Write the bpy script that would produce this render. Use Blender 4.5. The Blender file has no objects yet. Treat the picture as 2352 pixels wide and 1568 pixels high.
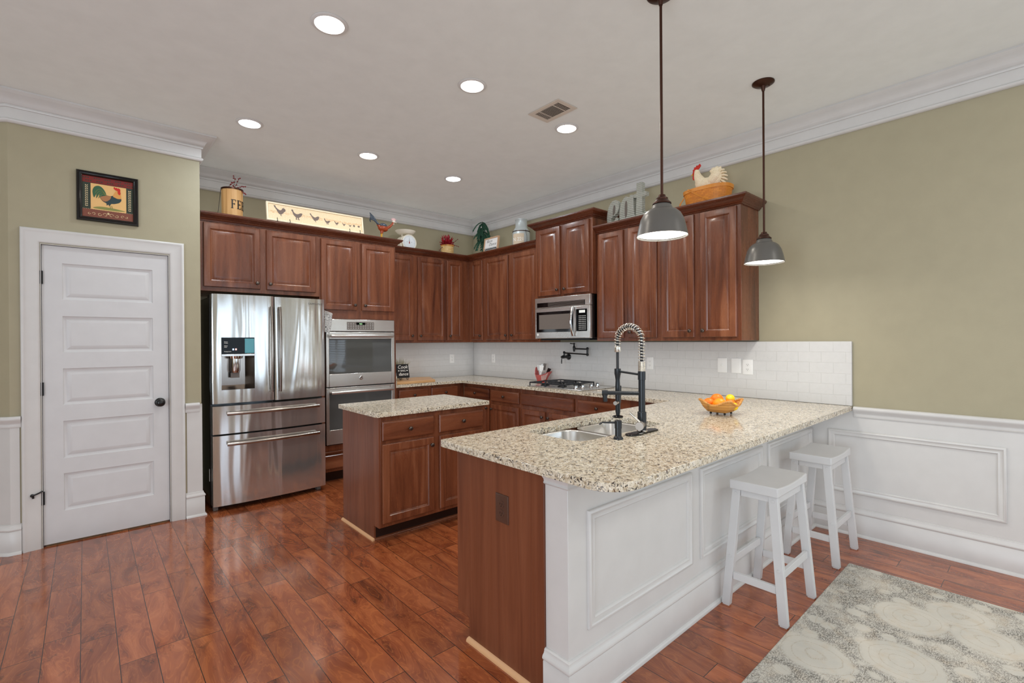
import bpy, bmesh, math, random
from mathutils import Matrix, Vector
random.seed(7)
S = bpy.context.scene
COL = S.collection
PI = math.pi
# ---------------------------------------------------------------- camera
cd = bpy.data.cameras.new('camera'); cam = bpy.data.objects.new('camera', cd); COL.objects.link(cam)
cd.sensor_width = 36.0; cd.lens = 1103.754 / 2352 * 36.0; cd.clip_start = 0.05
RT, DN, FW = (0.74757, -0.66415, -0.00665), (-0.00642, 0.00279, -0.99998), (0.66415, 0.7476, -0.00218)
cam.matrix_world = Matrix(((RT[0], -DN[0], -FW[0], 0), (RT[1], -DN[1], -FW[1], 0), (RT[2], -DN[2], -FW[2], 1.394), (0, 0, 0, 1)))
S.camera = cam
# ---------------------------------------------------------------- world, view, daylight
W = bpy.data.worlds.new('world'); S.world = W; W.use_nodes = True
W.node_tree.nodes['Background'].inputs[0].default_value = (0.62, 0.80, 1.0, 1)
W.node_tree.nodes['Background'].inputs[1].default_value = 2.2
S.view_settings.view_transform = 'Standard'; S.view_settings.look = 'None'
S.view_settings.exposure = 0.0; S.view_settings.gamma = 1.0; S.view_settings.use_curve_mapping = False
S.cycles.max_bounces = 9; S.cycles.diffuse_bounces = 6; S.cycles.glossy_bounces = 5
S.cycles.sample_clamp_indirect = 4.0; S.cycles.caustics_reflective = False; S.cycles.caustics_refractive = False
S.cycles.use_fast_gi = True; S.cycles.fast_gi_method = 'ADD'; W.light_settings.ao_factor = 0.285; W.light_settings.distance = 0.17
DAY = 0.66; CAN = 0.30
def daylight(name, loc, sx, sz, aim, power, col=(0.80, 0.90, 1.0)):
    l = bpy.data.lights.new(name, 'AREA'); l.shape = 'RECTANGLE'; l.size = sx; l.size_y = sz; l.energy = power * DAY; l.color = col
    o = bpy.data.objects.new(name, l); COL.objects.link(o); o.location = loc
    o.rotation_euler = Vector(aim).to_track_quat('-Z', 'Y').to_euler(); return o
daylight('daylight_rear_left', (0.35, -4.03, 1.35), 1.5, 2.0, (0, 1, .45), 16)
daylight('daylight_rear_right', (2.75, -4.03, 1.35), 1.5, 2.0, (0, 1, .45), 16)
daylight('daylight_right', (4.16, -0.95, 1.45), 1.15, 1.4, (-1, 0, .3), 14)
daylight('daylight_left', (-4.03, -0.6, 1.35), 2.6, 2.0, (1, 0, .7), 240)
for x_, y_ in ((0.6, -1.6), (2.9, -1.3)):          # assumed fill lamps, added unseen behind the viewpoint to brighten front faces
    l_ = bpy.data.lights.new('dining_fill', 'AREA'); l_.shape = 'DISK'; l_.size = .3; l_.energy = 20; l_.color = (1, .97, .93)
    o_ = bpy.data.objects.new('dining_fill', l_); COL.objects.link(o_); o_.location = (x_, y_, 3.0)
# ---------------------------------------------------------------- mesh building
class MB:
    def __init__(s): s.b = bmesh.new(); s.M = Matrix.Identity(4)
    def v(s, p): return s.b.verts.new(s.M @ Vector(p))
    def f(s, vs):
        try: return s.b.faces.new(vs)
        except ValueError: return None
    def box(s, a, c):
        (x0, y0, z0), (x1, y1, z1) = a, c
        v = [s.v(p) for p in ((x0,y0,z0),(x1,y0,z0),(x1,y1,z0),(x0,y1,z0),(x0,y0,z1),(x1,y0,z1),(x1,y1,z1),(x0,y1,z1))]
        for q in ((0,3,2,1),(4,5,6,7),(0,1,5,4),(1,2,6,5),(2,3,7,6),(3,0,4,7)): s.f([v[i] for i in q])
        return s
    def prism(s, pts, d0, d1, ax='z'):
        """polygon in the plane normal to ax, extruded from d0 to d1"""
        m = {'z': lambda p, d: (p[0], p[1], d), 'y': lambda p, d: (p[0], d, p[1]), 'x': lambda p, d: (d, p[0], p[1])}[ax]
        A = [s.v(m(p, d0)) for p in pts]; B = [s.v(m(p, d1)) for p in pts]; n = len(pts)
        s.f(A[::-1]); s.f(B)
        for i in range(n): s.f([A[i], A[(i+1) % n], B[(i+1) % n], B[i]])
        return s
    def lathe(s, prof, n=24, close=False):
        rings = []
        for r, z in prof:
            if r < 1e-6: rings.append([s.v((0, 0, z))])
            else: rings.append([s.v((r*math.cos(2*PI*i/n), r*math.sin(2*PI*i/n), z)) for i in range(n)])
        pairs = list(zip(rings, rings[1:])) + ([(rings[-1], rings[0])] if close else [])
        for A, B in pairs:
            for i in range(n):
                j = (i+1) % n
                if len(A) == 1 and len(B) == 1: continue
                if len(A) == 1: s.f([A[0], B[i], B[j]])
                elif len(B) == 1: s.f([A[i], A[j], B[0]])
                else: s.f([A[i], A[j], B[j], B[i]])
        if not close:
            if len(rings[0]) > 1: s.f(rings[0][::-1])
            if len(rings[-1]) > 1: s.f(rings[-1])
        return s
    def tube(s, pts, r, n=10, cap=True, flat=1.0):
        P = [Vector(p) for p in pts]; k = len(P); R = r if isinstance(r, (list, tuple)) else [r]*k
        T = [(P[min(i+1, k-1)] - P[max(i-1, 0)]).normalized() for i in range(k)]
        ref = Vector((0, 0, 1)) if abs(T[0].z) < 0.9 else Vector((1, 0, 0))
        nrm = (ref - T[0]*ref.dot(T[0])).normalized(); rings = []
        for i in range(k):
            nrm = (nrm - T[i]*nrm.dot(T[i])).normalized(); bi = T[i].cross(nrm)
            rings.append([s.v(P[i] + nrm*(R[i]*flat*math.cos(2*PI*j/n)) + bi*(R[i]*math.sin(2*PI*j/n))) for j in range(n)])
        for A, B in zip(rings, rings[1:]):
            for i in range(n): s.f([A[i], A[(i+1) % n], B[(i+1) % n], B[i]])
        if cap: s.f(rings[0][::-1]); s.f(rings[-1])
        return s
    def ball(s, c, r, n=16, m=10):
        rx, ry, rz = r if isinstance(r, (list, tuple)) else (r, r, r)
        old = s.M; s.M = old @ Matrix.Translation(c) @ Matrix.Diagonal((rx, ry, rz, 1))
        s.lathe([(math.sin(PI*i/m) if 0 < i < m else 0, -math.cos(PI*i/m)) for i in range(m+1)], n); s.M = old; return s
    def rings(s, w, h, prof, hollow=False):
        """nested rectangles in the local x-z plane, prof = (inset, y-depth toward viewer as -y)"""
        L = []
        for i, d in prof: L.append([s.v(p) for p in ((i, -d, i), (w-i, -d, i), (w-i, -d, h-i), (i, -d, h-i))])
        pr = list(zip(L, L[1:])) + ([(L[-1], L[0])] if hollow else [])
        for A, B in pr:
            for i in range(4): s.f([A[i], A[(i+1) % 4], B[(i+1) % 4], B[i]])
        if not hollow: s.f(L[0][::-1]); s.f(L[-1])
        return s
    def sweep(s, path, prof, z0=0.0):
        """profile (d, z) swept along an xy path; d goes to the right of travel; mitred"""
        P = [Vector((p[0], p[1])) for p in path]; n = len(P); L = []
        for i in range(n):
            ds = []
            if i > 0: ds.append((P[i]-P[i-1]).normalized())
            if i < n-1: ds.append((P[i+1]-P[i]).normalized())
            ns = [Vector((d.y, -d.x)) for d in ds]
            if len(ns) == 2:
                m = (ns[0]+ns[1]).normalized(); m = m / max(0.3, m.dot(ns[0]))
            else: m = ns[0]
            L.append([s.v((P[i].x+m.x*d, P[i].y+m.y*d, z0+z)) for d, z in prof])
        k = len(prof)
        for A, B in zip(L, L[1:]):
            for i in range(k): s.f([A[i], A[(i+1) % k], B[(i+1) % k], B[i]])
        s.f(L[0][::-1]); s.f(L[-1]); return s
    def sheet(s, grid, th=None):
        """grid of points to a surface"""
        V = [[s.v(p) for p in row] for row in grid]
        for A, B in zip(V, V[1:]):
            for i in range(len(A)-1): s.f([A[i], A[i+1], B[i+1], B[i]])
        return s
    def add(s, verts, faces):
        V = [s.v(p) for p in verts]
        for q in faces: s.f([V[i] for i in q])
        return s

def F(o, u, n):
    """frame: local x along u, local -y toward outward normal n, z up, origin o"""
    u = Vector(u); n = Vector(n)
    return Matrix(((u.x, -n.x, 0, o[0]), (u.y, -n.y, 0, o[1]), (u.z, -n.z, 1, o[2]), (0, 0, 0, 1)))

def obj(name, mb, mat, parent=None, bev=0.0, seg=2, ang=35, smooth=True, local=False, mods=()):
    bmesh.ops.recalc_face_normals(mb.b, faces=mb.b.faces[:])
    me = bpy.data.meshes.new(name); mb.b.to_mesh(me); mb.b.free()
    for m in (mat if isinstance(mat, (list, tuple)) else [mat]): me.materials.append(m)
    if smooth:
        me.polygons.foreach_set('use_smooth', [True]*len(me.polygons)); me.set_sharp_from_angle(angle=math.radians(ang))
    o = bpy.data.objects.new(name, me); COL.objects.link(o)
    if parent is not None:
        o.parent = parent
        if not local:
            p = parent; L = Vector((0, 0, 0))
            while p is not None: L = L + p.location; p = p.parent
            o.location = -L
    if bev:
        m = o.modifiers.new('bevel', 'BEVEL'); m.width = bev; m.segments = seg; m.limit_method = 'ANGLE'; m.angle_limit = math.radians(40)
    return o
def tag(o, label, cat, group=None):
    o['label'] = label; o['category'] = cat
    if group: o['group'] = group
    return o
def thing(name, label, cat, loc=(0, 0, 0), group=None):
    o = bpy.data.objects.new(name, None); COL.objects.link(o); o.location = loc; o.empty_display_size = 0.05
    return tag(o, label, cat, group)
def struct(name, mb, mat, parent=None, **k):
    o = obj(name, mb, mat, parent, **k)
    if parent is None: o['kind'] = 'structure'
    return o
def txt(body, size, depth=0.001, shear=0.0, align='CENTER', offset=0.0, space=1.0):
    """vertices (x, z, out) and faces of a line of text, baseline at 0"""
    c = bpy.data.curves.new('lettering', 'FONT'); c.body = body; c.size = size; c.extrude = depth/2; c.shear = shear
    c.align_x = align; c.offset = offset; c.space_character = space; c.resolution_u = 3
    o = bpy.data.objects.new('lettering', c); COL.objects.link(o)
    dg = bpy.context.evaluated_depsgraph_get(); me = bpy.data.meshes.new_from_object(o.evaluated_get(dg))
    V = [(v.co.x, -v.co.z - depth/2, v.co.y) for v in me.vertices]; Q = [list(p.vertices) for p in me.polygons]
    bpy.data.objects.remove(o); bpy.data.curves.remove(c); bpy.data.meshes.remove(me)
    return V, Q

# ---------------------------------------------------------------- materials
def srgb(r, g, b):
    f = lambda c: (c/255/12.92) if c/255 <= 0.04045 else ((c/255+0.055)/1.055)**2.4
    return (f(r), f(g), f(b), 1)
class NT:
    def __init__(s, name):
        s.m = bpy.data.materials.new(name); s.m.use_nodes = True; s.t = s.m.node_tree; s.t.nodes.clear()
        s.out = s.t.nodes.new('ShaderNodeOutputMaterial'); s.p = s.t.nodes.new('ShaderNodeBsdfPrincipled')
        s.t.links.new(s.p.outputs[0], s.out.inputs[0])
    def n(s, typ, props=None, **inp):
        k = s.t.nodes.new('ShaderNode' + typ)
        for a, b in (props or {}).items(): setattr(k, a, b)
        for a, b in inp.items():
            a = a.replace('_', ' ')
            sock = k.inputs[int(a[1:])] if a[0] == 'i' and a[1:].isdigit() else k.inputs[a]
            s.set(sock, b)
        return k
    def set(s, sock, b):
        if hasattr(b, 'is_output') or isinstance(b, bpy.types.NodeSocket): s.t.links.new(b, sock)
        else: sock.default_value = b
    def P(s, **inp):
        for a, b in inp.items(): s.set(s.p.inputs[a.replace('_', ' ')], b)
        return s
    def coord(s, scale=(1, 1, 1), rot=(0, 0, 0), kind='Object', loc=(0, 0, 0)):
        tc = s.n('TexCoord'); mp = s.n('Mapping', None, Vector=tc.outputs[kind], Scale=scale, Rotation=rot, Location=loc); return mp.outputs[0]
    def noise(s, vec, scale, detail=3, rough=0.55, dist=0.0):
        return s.n('TexNoise', None, Vector=vec, Scale=scale, Detail=detail, Roughness=rough, Distortion=dist).outputs[0]
    def ramp(s, fac, stops, interp='LINEAR'):
        k = s.n('ValToRGB', None, Fac=fac); k.color_ramp.interpolation = interp; e = k.color_ramp.elements
        while len(e) < len(stops): e.new(0.5)
        for el, (p, c) in zip(e, stops): el.position = p; el.color = c if len(c) == 4 else (*c, 1)
        return k.outputs[0]
    def mix(s, fac, a, b, mode='MIX'):
        k = s.n('Mix', {'data_type': 'RGBA', 'blend_type': mode}); s.set(k.inputs[0], fac); s.set(k.inputs[6], a); s.set(k.inputs[7], b); return k.outputs[2]
    def math(s, op, a, b=0.0):
        k = s.n('Math', {'operation': op}); s.set(k.inputs[0], a); s.set(k.inputs[1], b); return k.outputs[0]
    def bump(s, h, strength=0.3, dist=0.01):
        s.P(Normal=s.n('Bump', None, Strength=strength, Distance=dist, Height=h).outputs[0]); return s

def plain(name, col, rough=0.5, metal=0.0, bump=None, **k):
    t = NT(name); c = col if len(col) == 4 else srgb(*col)
    vec = t.coord(); nz = t.noise(vec, 9, 3)
    base = t.mix(nz, tuple(x*0.93 for x in c[:3]) + (1,), tuple(min(1, x*1.05) for x in c[:3]) + (1,))
    t.P(Base_Color=base, Roughness=rough, Metallic=metal, **k)
    if bump: t.bump(t.noise(vec, bump[0], 3), bump[1], 0.004)
    return t.m

def wood(name, dark, mid, light, grain=(9, 9, 0.9), rough=0.28, coat=0.25, fig=1.0):
    t = NT(name); vec = t.coord(grain); oi = t.n('ObjectInfo').outputs['Random']
    off = t.n('Combine' + 'XYZ', None, i0=t.math('MULTIPLY', oi, 37.0), i1=t.math('MULTIPLY', oi, 17.0), i2=t.math('MULTIPLY', oi, 9.0)).outputs[0]
    v2 = t.n('VectorMath', {'operation': 'ADD'}, i0=vec, i1=off).outputs[0]
    big = t.noise(v2, 0.9, 4, 0.6, 1.2); fine = t.noise(v2, 7.0, 5, 0.65, 0.4)
    c = t.ramp(big, [(0.28, dark), (0.52, mid), (0.74, light)])
    c = t.mix(t.math('MULTIPLY', fine, 0.45*fig), c, dark)
    c = t.mix(t.math('MULTIPLY', oi, 0.35), c, mid)
    t.P(Base_Color=c, Roughness=t.ramp(fine, [(0.3, (rough*0.85,)*3), (0.7, (rough*1.25,)*3)]), Coat_Weight=coat, Coat_Roughness=0.18)
    t.bump(fine, 0.06, 0.002); return t.m

CH = (srgb(64, 31, 20), srgb(112, 63, 40), srgb(142, 90, 62))
M = {}
M['cherry'] = wood('cherry_upright_grain', *CH)
M['cherry_h'] = wood('cherry_level_grain', *CH, grain=(0.9, 0.9, 9))
M['cherry_panel'] = wood('cherry_end_veneer', srgb(84, 44, 28), srgb(112, 64, 42), srgb(128, 78, 54), grain=(14, 14, 0.7), rough=0.4, coat=0.1)
M['cornice'] = wood('cherry_moulding', srgb(50, 21, 12), srgb(84, 40, 22), srgb(110, 58, 34), grain=(1.5, 1.5, 9), rough=0.25)
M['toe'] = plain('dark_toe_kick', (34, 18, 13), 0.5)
M['shoe'] = plain('natural_shoe_moulding', (205, 160, 118), 0.45)
M['wall'] = plain('sage_wall_paint', (154, 147, 123), 0.55, bump=(160, 0.08))
M['ceiling'] = plain('taupe_ceiling_paint', (206, 208, 205), 0.8, bump=(200, 0.06))
M['white'] = plain('white_trim_paint', (193, 192, 190), 0.35)
M['door'] = plain('white_door_paint', (192, 192, 193), 0.4)
M['stool'] = plain('white_lacquer', (190, 190, 190), 0.35)
M['plate'] = plain('white_plastic', (222, 222, 220), 0.35)
M['slot'] = plain('dark_slot', (60, 58, 56), 0.6)
M['brownplate'] = plain('brown_plastic', (76, 52, 42), 0.35)
M['black'] = plain('matte_black', (20, 20, 21), 0.32)
M['blackgloss'] = plain('black_gloss', (8, 8, 9), 0.08)
M['iron'] = plain('wrought_iron', (26, 24, 24), 0.45)
M['castiron'] = plain('cast_iron', (44, 46, 50), 0.42, 0.3)
M['bronze'] = plain('oiled_bronze', (72, 46, 36), 0.35, 0.75)
M['pewter'] = plain('pewter', (96, 86, 80), 0.3, 0.9)
M['chrome'] = plain('chrome', (215, 215, 215), 0.12, 1.0)
M['nickel'] = plain('brushed_nickel', (196, 190, 180), 0.28, 1.0)
M['shade'] = plain('gunmetal_enamel', (98, 96, 92), 0.33, 0.35)
M['matteblack'] = plain('black_faucet_finish', (38, 42, 46), 0.3, 0.3)
M['spring'] = plain('bright_spring_steel', (226, 222, 212), 0.2, 0.9)
M['rubber'] = plain('dark_hose', (40, 40, 42), 0.5)
M['cream'] = plain('cream_paint', (236, 224, 196), 0.5)
M['scale'] = plain('ivory_enamel', (232, 226, 210), 0.35)
M['dial'] = plain('dial_white', (226, 232, 236), 0.3)
M['red'] = plain('deep_red', (150, 24, 34), 0.45)
M['redpaint'] = plain('poppy_red', (186, 40, 28), 0.45)
M['berry'] = plain('berry_red', (118, 22, 30), 0.3)
M['twig'] = plain('twig_brown', (66, 40, 32), 0.7)
M['leafred'] = plain('crimson_leaf', (140, 20, 36), 0.5)
M['leaf'] = plain('spruce_green', (58, 96, 76), 0.55)
M['stem'] = plain('grey_stem', (96, 90, 84), 0.7)
M['grassy'] = plain('dry_grass', (150, 146, 118), 0.7)
M['zinc'] = plain('galvanised_zinc', (196, 204, 204), 0.4, 0.35)
M['burlap'] = plain('burlap_label', (204, 186, 162), 0.8)
M['whiteink'] = plain('white_print', (238, 236, 230), 0.6)
M['blackink'] = plain('black_print', (26, 24, 24), 0.6)
M['greyink'] = plain('grey_print', (84, 82, 80), 0.6)
M['silh'] = plain('brown_grey_silhouette', (112, 98, 92), 0.6)
M['rust'] = plain('terracotta_glaze', (150, 66, 36), 0.25)
M['bluegrey'] = plain('slate_glaze', (70, 80, 92), 0.25)
M['ivory'] = plain('ivory_glaze', (228, 214, 200), 0.35)
M['pinkglaze'] = plain('pale_pink_glaze', (214, 170, 168), 0.35)
M['yellow'] = plain('ochre_glaze', (214, 160, 50), 0.35)
M['orange'] = plain('orange_peel', (250, 150, 12), 0.38, bump=(260, 0.25))
M['orange2'] = plain('deep_orange_peel', (246, 122, 16), 0.38, bump=(260, 0.25))
M['lemon'] = plain('lemon_peel', (250, 206, 24), 0.36, bump=(220, 0.25))
M['crock'] = plain('rosy_glass', (176, 84, 82), 0.2)
M['crockred'] = plain('red_glass_foot', (214, 40, 34), 0.15)
M['crockwhite'] = plain('etched_white', (216, 190, 186), 0.45)
M['greyhandle'] = plain('smoke_grey_handle', (104, 96, 90), 0.4)
M['clear'] = plain('wrapped_steel', (190, 188, 184), 0.25, 0.4)
M['paper'] = plain('white_card', (238, 238, 236), 0.6)
M['chalk'] = plain('blackboard', (22, 23, 25), 0.45)
M['foil'] = None
M['darkglass'] = plain('tinted_glass', (72, 73, 72), 0.03)
M['vent'] = plain('register_enamel', (190, 180, 168), 0.45)
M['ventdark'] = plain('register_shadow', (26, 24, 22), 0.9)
M['frame'] = plain('black_frame', (18, 15, 14), 0.2)
M['tan'] = plain('parchment', (214, 172, 112), 0.7)
M['dkgreen'] = plain('bottle_green', (48, 56, 46), 0.7)
M['maroon'] = plain('maroon_band', (112, 36, 32), 0.7)
M['russet'] = plain('russet_band', (118, 68, 54), 0.7)
M['tailgreen'] = plain('tail_green', (50, 90, 62), 0.6)
M['wing'] = plain('wing_brown', (158, 108, 70), 0.6)
M['breast'] = plain('breast_teal', (40, 58, 62), 0.6)
M['neck'] = plain('neck_gold', (206, 146, 76), 0.6)
M['hill'] = plain('hill_green', (128, 130, 72), 0.7)
M['motif'] = plain('motif_cream', (226, 204, 160), 0.7)
M['display'] = plain('display_black', (6, 7, 7), 0.12, Specular_IOR_Level=0.15)
M['button'] = plain('button_grey', (170, 170, 168), 0.4)
M['teal'] = plain('ice_teal', (70, 140, 150), 0.2)

def emit(name, col, strength):
    t = NT(name); nz = t.noise(t.coord(), 3.0)
    t.P(Base_Color=(0.8, 0.8, 0.8, 1), Emission_Color=col, Emission_Strength=t.math('ADD', t.math('MULTIPLY', nz, 0.02), strength)); return t.m
M['lens_warm'] = emit('warm_lens', (1, 0.93, 0.82, 1), 9)
M['lens_cool'] = emit('cool_lens', (0.86, 0.95, 1, 1), 9)
M['bulb'] = emit('pendant_glow', (1, 0.95, 0.86, 1), 7)
M['led_green'] = emit('green_led', (0.25, 1, 0.2, 1), 1.5)
M['led_blue'] = emit('blue_led', (0.1, 0.35, 1, 1), 1.2)
M['led_red'] = emit('red_led', (1, 0.12, 0.08, 1), 1.2)
M['lcd'] = emit('lcd_green', (0.45, 0.62, 0.32, 1), 0.12)

def steel():
    t = NT('brushed_stainless'); v = t.coord((160, 160, 2.0)); nz = t.noise(v, 3, 4)
    w = t.noise(t.coord((5.5, 5.5, 0.55)), 1.0, 2, 0.5, 0.3)
    t.P(Base_Color=t.mix(nz, srgb(202, 200, 196), srgb(214, 213, 210)), Metallic=0.88, Roughness=t.ramp(nz, [(0.3, (0.13,)*3), (0.7, (0.18,)*3)]), Anisotropic=0.3)
    t.bump(w, 0.8, 0.025); return t.m
M['steel'] = steel()
def steel2():
    t = NT('satin_stainless'); v = t.coord((2, 2, 120)); nz = t.noise(v, 3, 4)
    t.P(Base_Color=t.mix(nz, srgb(206, 204, 200), srgb(214, 212, 208)), Metallic=0.85, Roughness=t.ramp(nz, [(0.3, (0.24,)*3), (0.7, (0.27,)*3)])); return t.m
M['steel2'] = steel2()
def dusk():
    t = NT('handle_steel'); nz = t.noise(t.coord((120, 120, 2)), 3)
    t.P(Base_Color=t.mix(nz, srgb(150, 142, 136), srgb(176, 168, 160)), Metallic=1.0, Roughness=0.22); return t.m
M['handle'] = dusk()

def granite():
    t = NT('speckled_granite'); v = t.coord()
    big = t.noise(v, 9, 3, 0.6); med = t.noise(v, 46, 4, 0.6, 0.6)
    c = t.ramp(med, [(0.30, srgb(136, 120, 98)), (0.42, srgb(180, 167, 143)), (0.52, srgb(208, 199, 180)), (0.64, srgb(186, 176, 155)), (0.76, srgb(140, 124, 100))])
    cell = t.n('SeparateColor', None, Color=t.n('TexVoronoi', None, Vector=v, Scale=85.0).outputs['Color']).outputs[0]
    c = t.mix(0.30, c, t.ramp(cell, [(0, (0.05,)*3), (1, (0.95,)*3)]), 'SOFT_LIGHT')
    wh = t.ramp(t.noise(v, 74, 3, 0.6, 0.8), [(0.58, (0, 0, 0)), (0.66, (1, 1, 1))])
    c = t.mix(wh, c, srgb(224, 220, 210))
    gr = t.ramp(t.noise(v, 64, 3, 0.65, 1.2), [(0.37, (1, 1, 1)), (0.43, (0, 0, 0))])
    c = t.mix(gr, c, srgb(116, 112, 106))
    f1 = t.ramp(t.noise(t.coord((1, 1, 1), loc=(3, 5, 1)), 66, 3, 0.62, 1.6), [(0.385, (1, 1, 1)), (0.42, (0, 0, 0))])
    f1 = t.math('MULTIPLY', f1, t.ramp(big, [(0.30, (0.55,)*3), (0.48, (1, 1, 1))]))
    c = t.mix(f1, c, srgb(34, 31, 34))
    br = t.ramp(t.noise(t.coord((1, 1, 1), loc=(8, 2, 4)), 60, 2, 0.6, 0.8), [(0.27, (1, 1, 1)), (0.33, (0, 0, 0))])
    c = t.mix(br, c, srgb(96, 70, 54))
    t.P(Base_Color=c, Roughness=0.12, Specular_IOR_Level=0.5); return t.m
M['granite'] = granite()

def planks():
    t = NT('hand_scraped_maple_planks'); tc = t.n('TexCoord').outputs['Object']
    sx = t.n('SeparateXYZ', None, Vector=tc); vec = t.n('CombineXYZ', None, i0=sx.outputs[1], i1=sx.outputs[0], i2=0.0).outputs[0]
    vec = t.n('VectorMath', {'operation': 'ADD'}, i0=vec, i1=(40.0, 10.152, 0)).outputs[0]
    br = t.n('TexBrick', {'offset': 0.37, 'offset_frequency': 2, 'squash': 0.72, 'squash_frequency': 3}, Vector=vec, Color1=(0, 0, 0, 1), Color2=(1, 1, 1, 1), Mortar=(0.5, 0.5, 0.5, 1), Scale=1.0, Mortar_Size=0.0016, Mortar_Smooth=0.15, Bias=0.0, Brick_Width=0.86, Row_Height=0.1282)
    rnd = t.n('SeparateColor', None, Color=br.outputs[0]).outputs[0]
    shift = t.n('CombineXYZ', None, i0=t.math('MULTIPLY', rnd, 31.0), i1=t.math('MULTIPLY', rnd, 57.0), i2=t.math('MULTIPLY', rnd, 13.0)).outputs[0]
    v2 = t.n('VectorMath', {'operation': 'ADD'}, i0=vec, i1=shift).outputs[0]
    v3 = t.n('Mapping', None, Vector=v2, Scale=(2.2, 7.5, 1)).outputs[0]
    a = t.noise(v3, 1.0, 5, 0.6, 1.6)
    fig = t.n('TexNoise', None, Vector=v3, Scale=1.0, Detail=3.5, Roughness=0.55, Distortion=1.3).outputs[0]
    rings_ = t.math('SINE', t.math('MULTIPLY', fig, 78.0))
    c = t.ramp(a, [(0.26, srgb(80, 38, 22)), (0.42, srgb(130, 66, 38)), (0.58, srgb(152, 84, 50)), (0.78, srgb(174, 104, 64))])
    c = t.mix(t.ramp(rings_, [(0.70, (0, 0, 0)), (1.0, (0.24,)*3)]), c, srgb(196, 120, 66))
    blot = t.ramp(t.noise(t.n('Mapping', None, Vector=v2, Scale=(5.0, 9.0, 1)).outputs[0], 1.0, 4, 0.65, 1.0), [(0.62, (0, 0, 0)), (0.74, (0.72,)*3)])
    c = t.mix(blot, c, srgb(48, 24, 16))
    tone = t.ramp(rnd, [(0.0, (0.72,)*3), (0.5, (0.88,)*3), (1.0, (1.02,)*3)])
    c = t.mix(1.0, c, tone, 'MULTIPLY')
    c = t.mix(br.outputs[1], c, srgb(38, 18, 10))
    hs = t.noise(t.n('Mapping', None, Vector=v2, Scale=(16, 5, 1)).outputs[0], 1.0, 2, 0.5, 0.4)
    hgt = t.math('SUBTRACT', t.math('MULTIPLY', hs, 0.42), t.math('MULTIPLY', br.outputs[1], 0.55))
    t.P(Base_Color=c, Roughness=t.ramp(a, [(0.2, (0.20,)*3), (0.8, (0.13,)*3)]), Coat_Weight=0.4, Coat_Roughness=0.10)
    t.bump(hgt, 0.35, 0.006); return t.m
M['floor'] = planks()

def brickpaint():
    t = NT('painted_brick_tile'); tc = t.n('TexCoord').outputs['Object']; sx = t.n('SeparateXYZ', None, Vector=tc)
    run = t.math('ADD', sx.outputs[0], sx.outputs[1])
    vec = t.n('CombineXYZ', None, i0=t.math('ADD', run, 40.03), i1=t.math('ADD', sx.outputs[2], 7.70 - 1.371), i2=0.0).outputs[0]
    br = t.n('TexBrick', {'offset': 0.5}, Vector=vec, Scale=1.0, Mortar_Size=0.0022, Mortar_Smooth=0.35, Brick_Width=0.153, Row_Height=0.077)
    nz = t.noise(tc, 34, 3, 0.6); pit = t.ramp(t.noise(tc, 60, 3, 0.6, 0.8), [(0.28, (0, 0, 0)), (0.36, (1, 1, 1))])
    h = t.math('ADD', t.math('SUBTRACT', t.math('MULTIPLY', nz, 0.22), br.outputs[1]), t.math('MULTIPLY', pit, 0.22))
    t.P(Base_Color=t.mix(nz, srgb(192, 192, 191), srgb(200, 200, 199)), Roughness=0.35); t.bump(h, 0.62, 0.005); return t.m
M['tile'] = brickpaint()

def rugm():
    t = NT('distressed_medallion_rug'); v = t.coord()
    warp = t.n('TexNoise', None, Vector=v, Scale=5.0, Detail=3.0).outputs['Color']
    v2 = t.n('VectorMath', {'operation': 'ADD'}, i0=v, i1=t.n('VectorMath', {'operation': 'SCALE'}, i0=warp, Scale=0.05).outputs[0]).outputs[0]
    vo = t.n('TexVoronoi', {'feature': 'F1'}, Vector=v2, Scale=3.1, Randomness=0.72).outputs['Distance']
    vs = t.n('TexVoronoi', {'feature': 'F1'}, Vector=v2, Scale=8.5, Randomness=0.9).outputs['Distance']
    med = t.ramp(vo, [(0.42, (0, 0, 0)), (0.52, (1, 1, 1))])
    ring = t.math('SINE', t.math('MULTIPLY', vo, 58.0)); rg = t.ramp(ring, [(0.86, (0, 0, 0)), (1.0, (1, 1, 1))])
    sp = t.noise(t.coord((1, 2.1, 1)), 130, 4, 0.7); patch = t.noise(v, 6.5, 3, 0.6, 0.5)
    leaf = t.ramp(vs, [(0.26, (0, 0, 0)), (0.36, (1, 1, 1))])
    dk = t.math('MULTIPLY', t.ramp(sp, [(0.45, (0, 0, 0)), (0.54, (1, 1, 1))]), t.math('MULTIPLY', t.math('MULTIPLY', med, leaf), t.ramp(patch, [(0.34, (0.3,)*3), (0.54, (1, 1, 1))])))
    c = t.mix(patch, srgb(196, 190, 178), srgb(166, 165, 158))
    c = t.mix(t.ramp(t.noise(v, 15, 3, 0.6), [(0.50, (0, 0, 0)), (0.72, (0.5,)*3)]), c, srgb(178, 164, 144))
    c = t.mix(t.math('MULTIPLY', rg, t.math('MULTIPLY', t.ramp(sp, [(0.40, (0, 0, 0)), (0.6, (1, 1, 1))]), 0.5)), c, srgb(150, 136, 116))
    c = t.mix(t.math('MULTIPLY', dk, 0.72), c, srgb(66, 64, 62))
    t.P(Base_Color=c, Roughness=0.95, Specular_IOR_Level=0.1); t.bump(t.math('ADD', sp, t.math('MULTIPLY', med, -0.6)), 0.35, 0.004); return t.m
M['rug'] = rugm()

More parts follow.
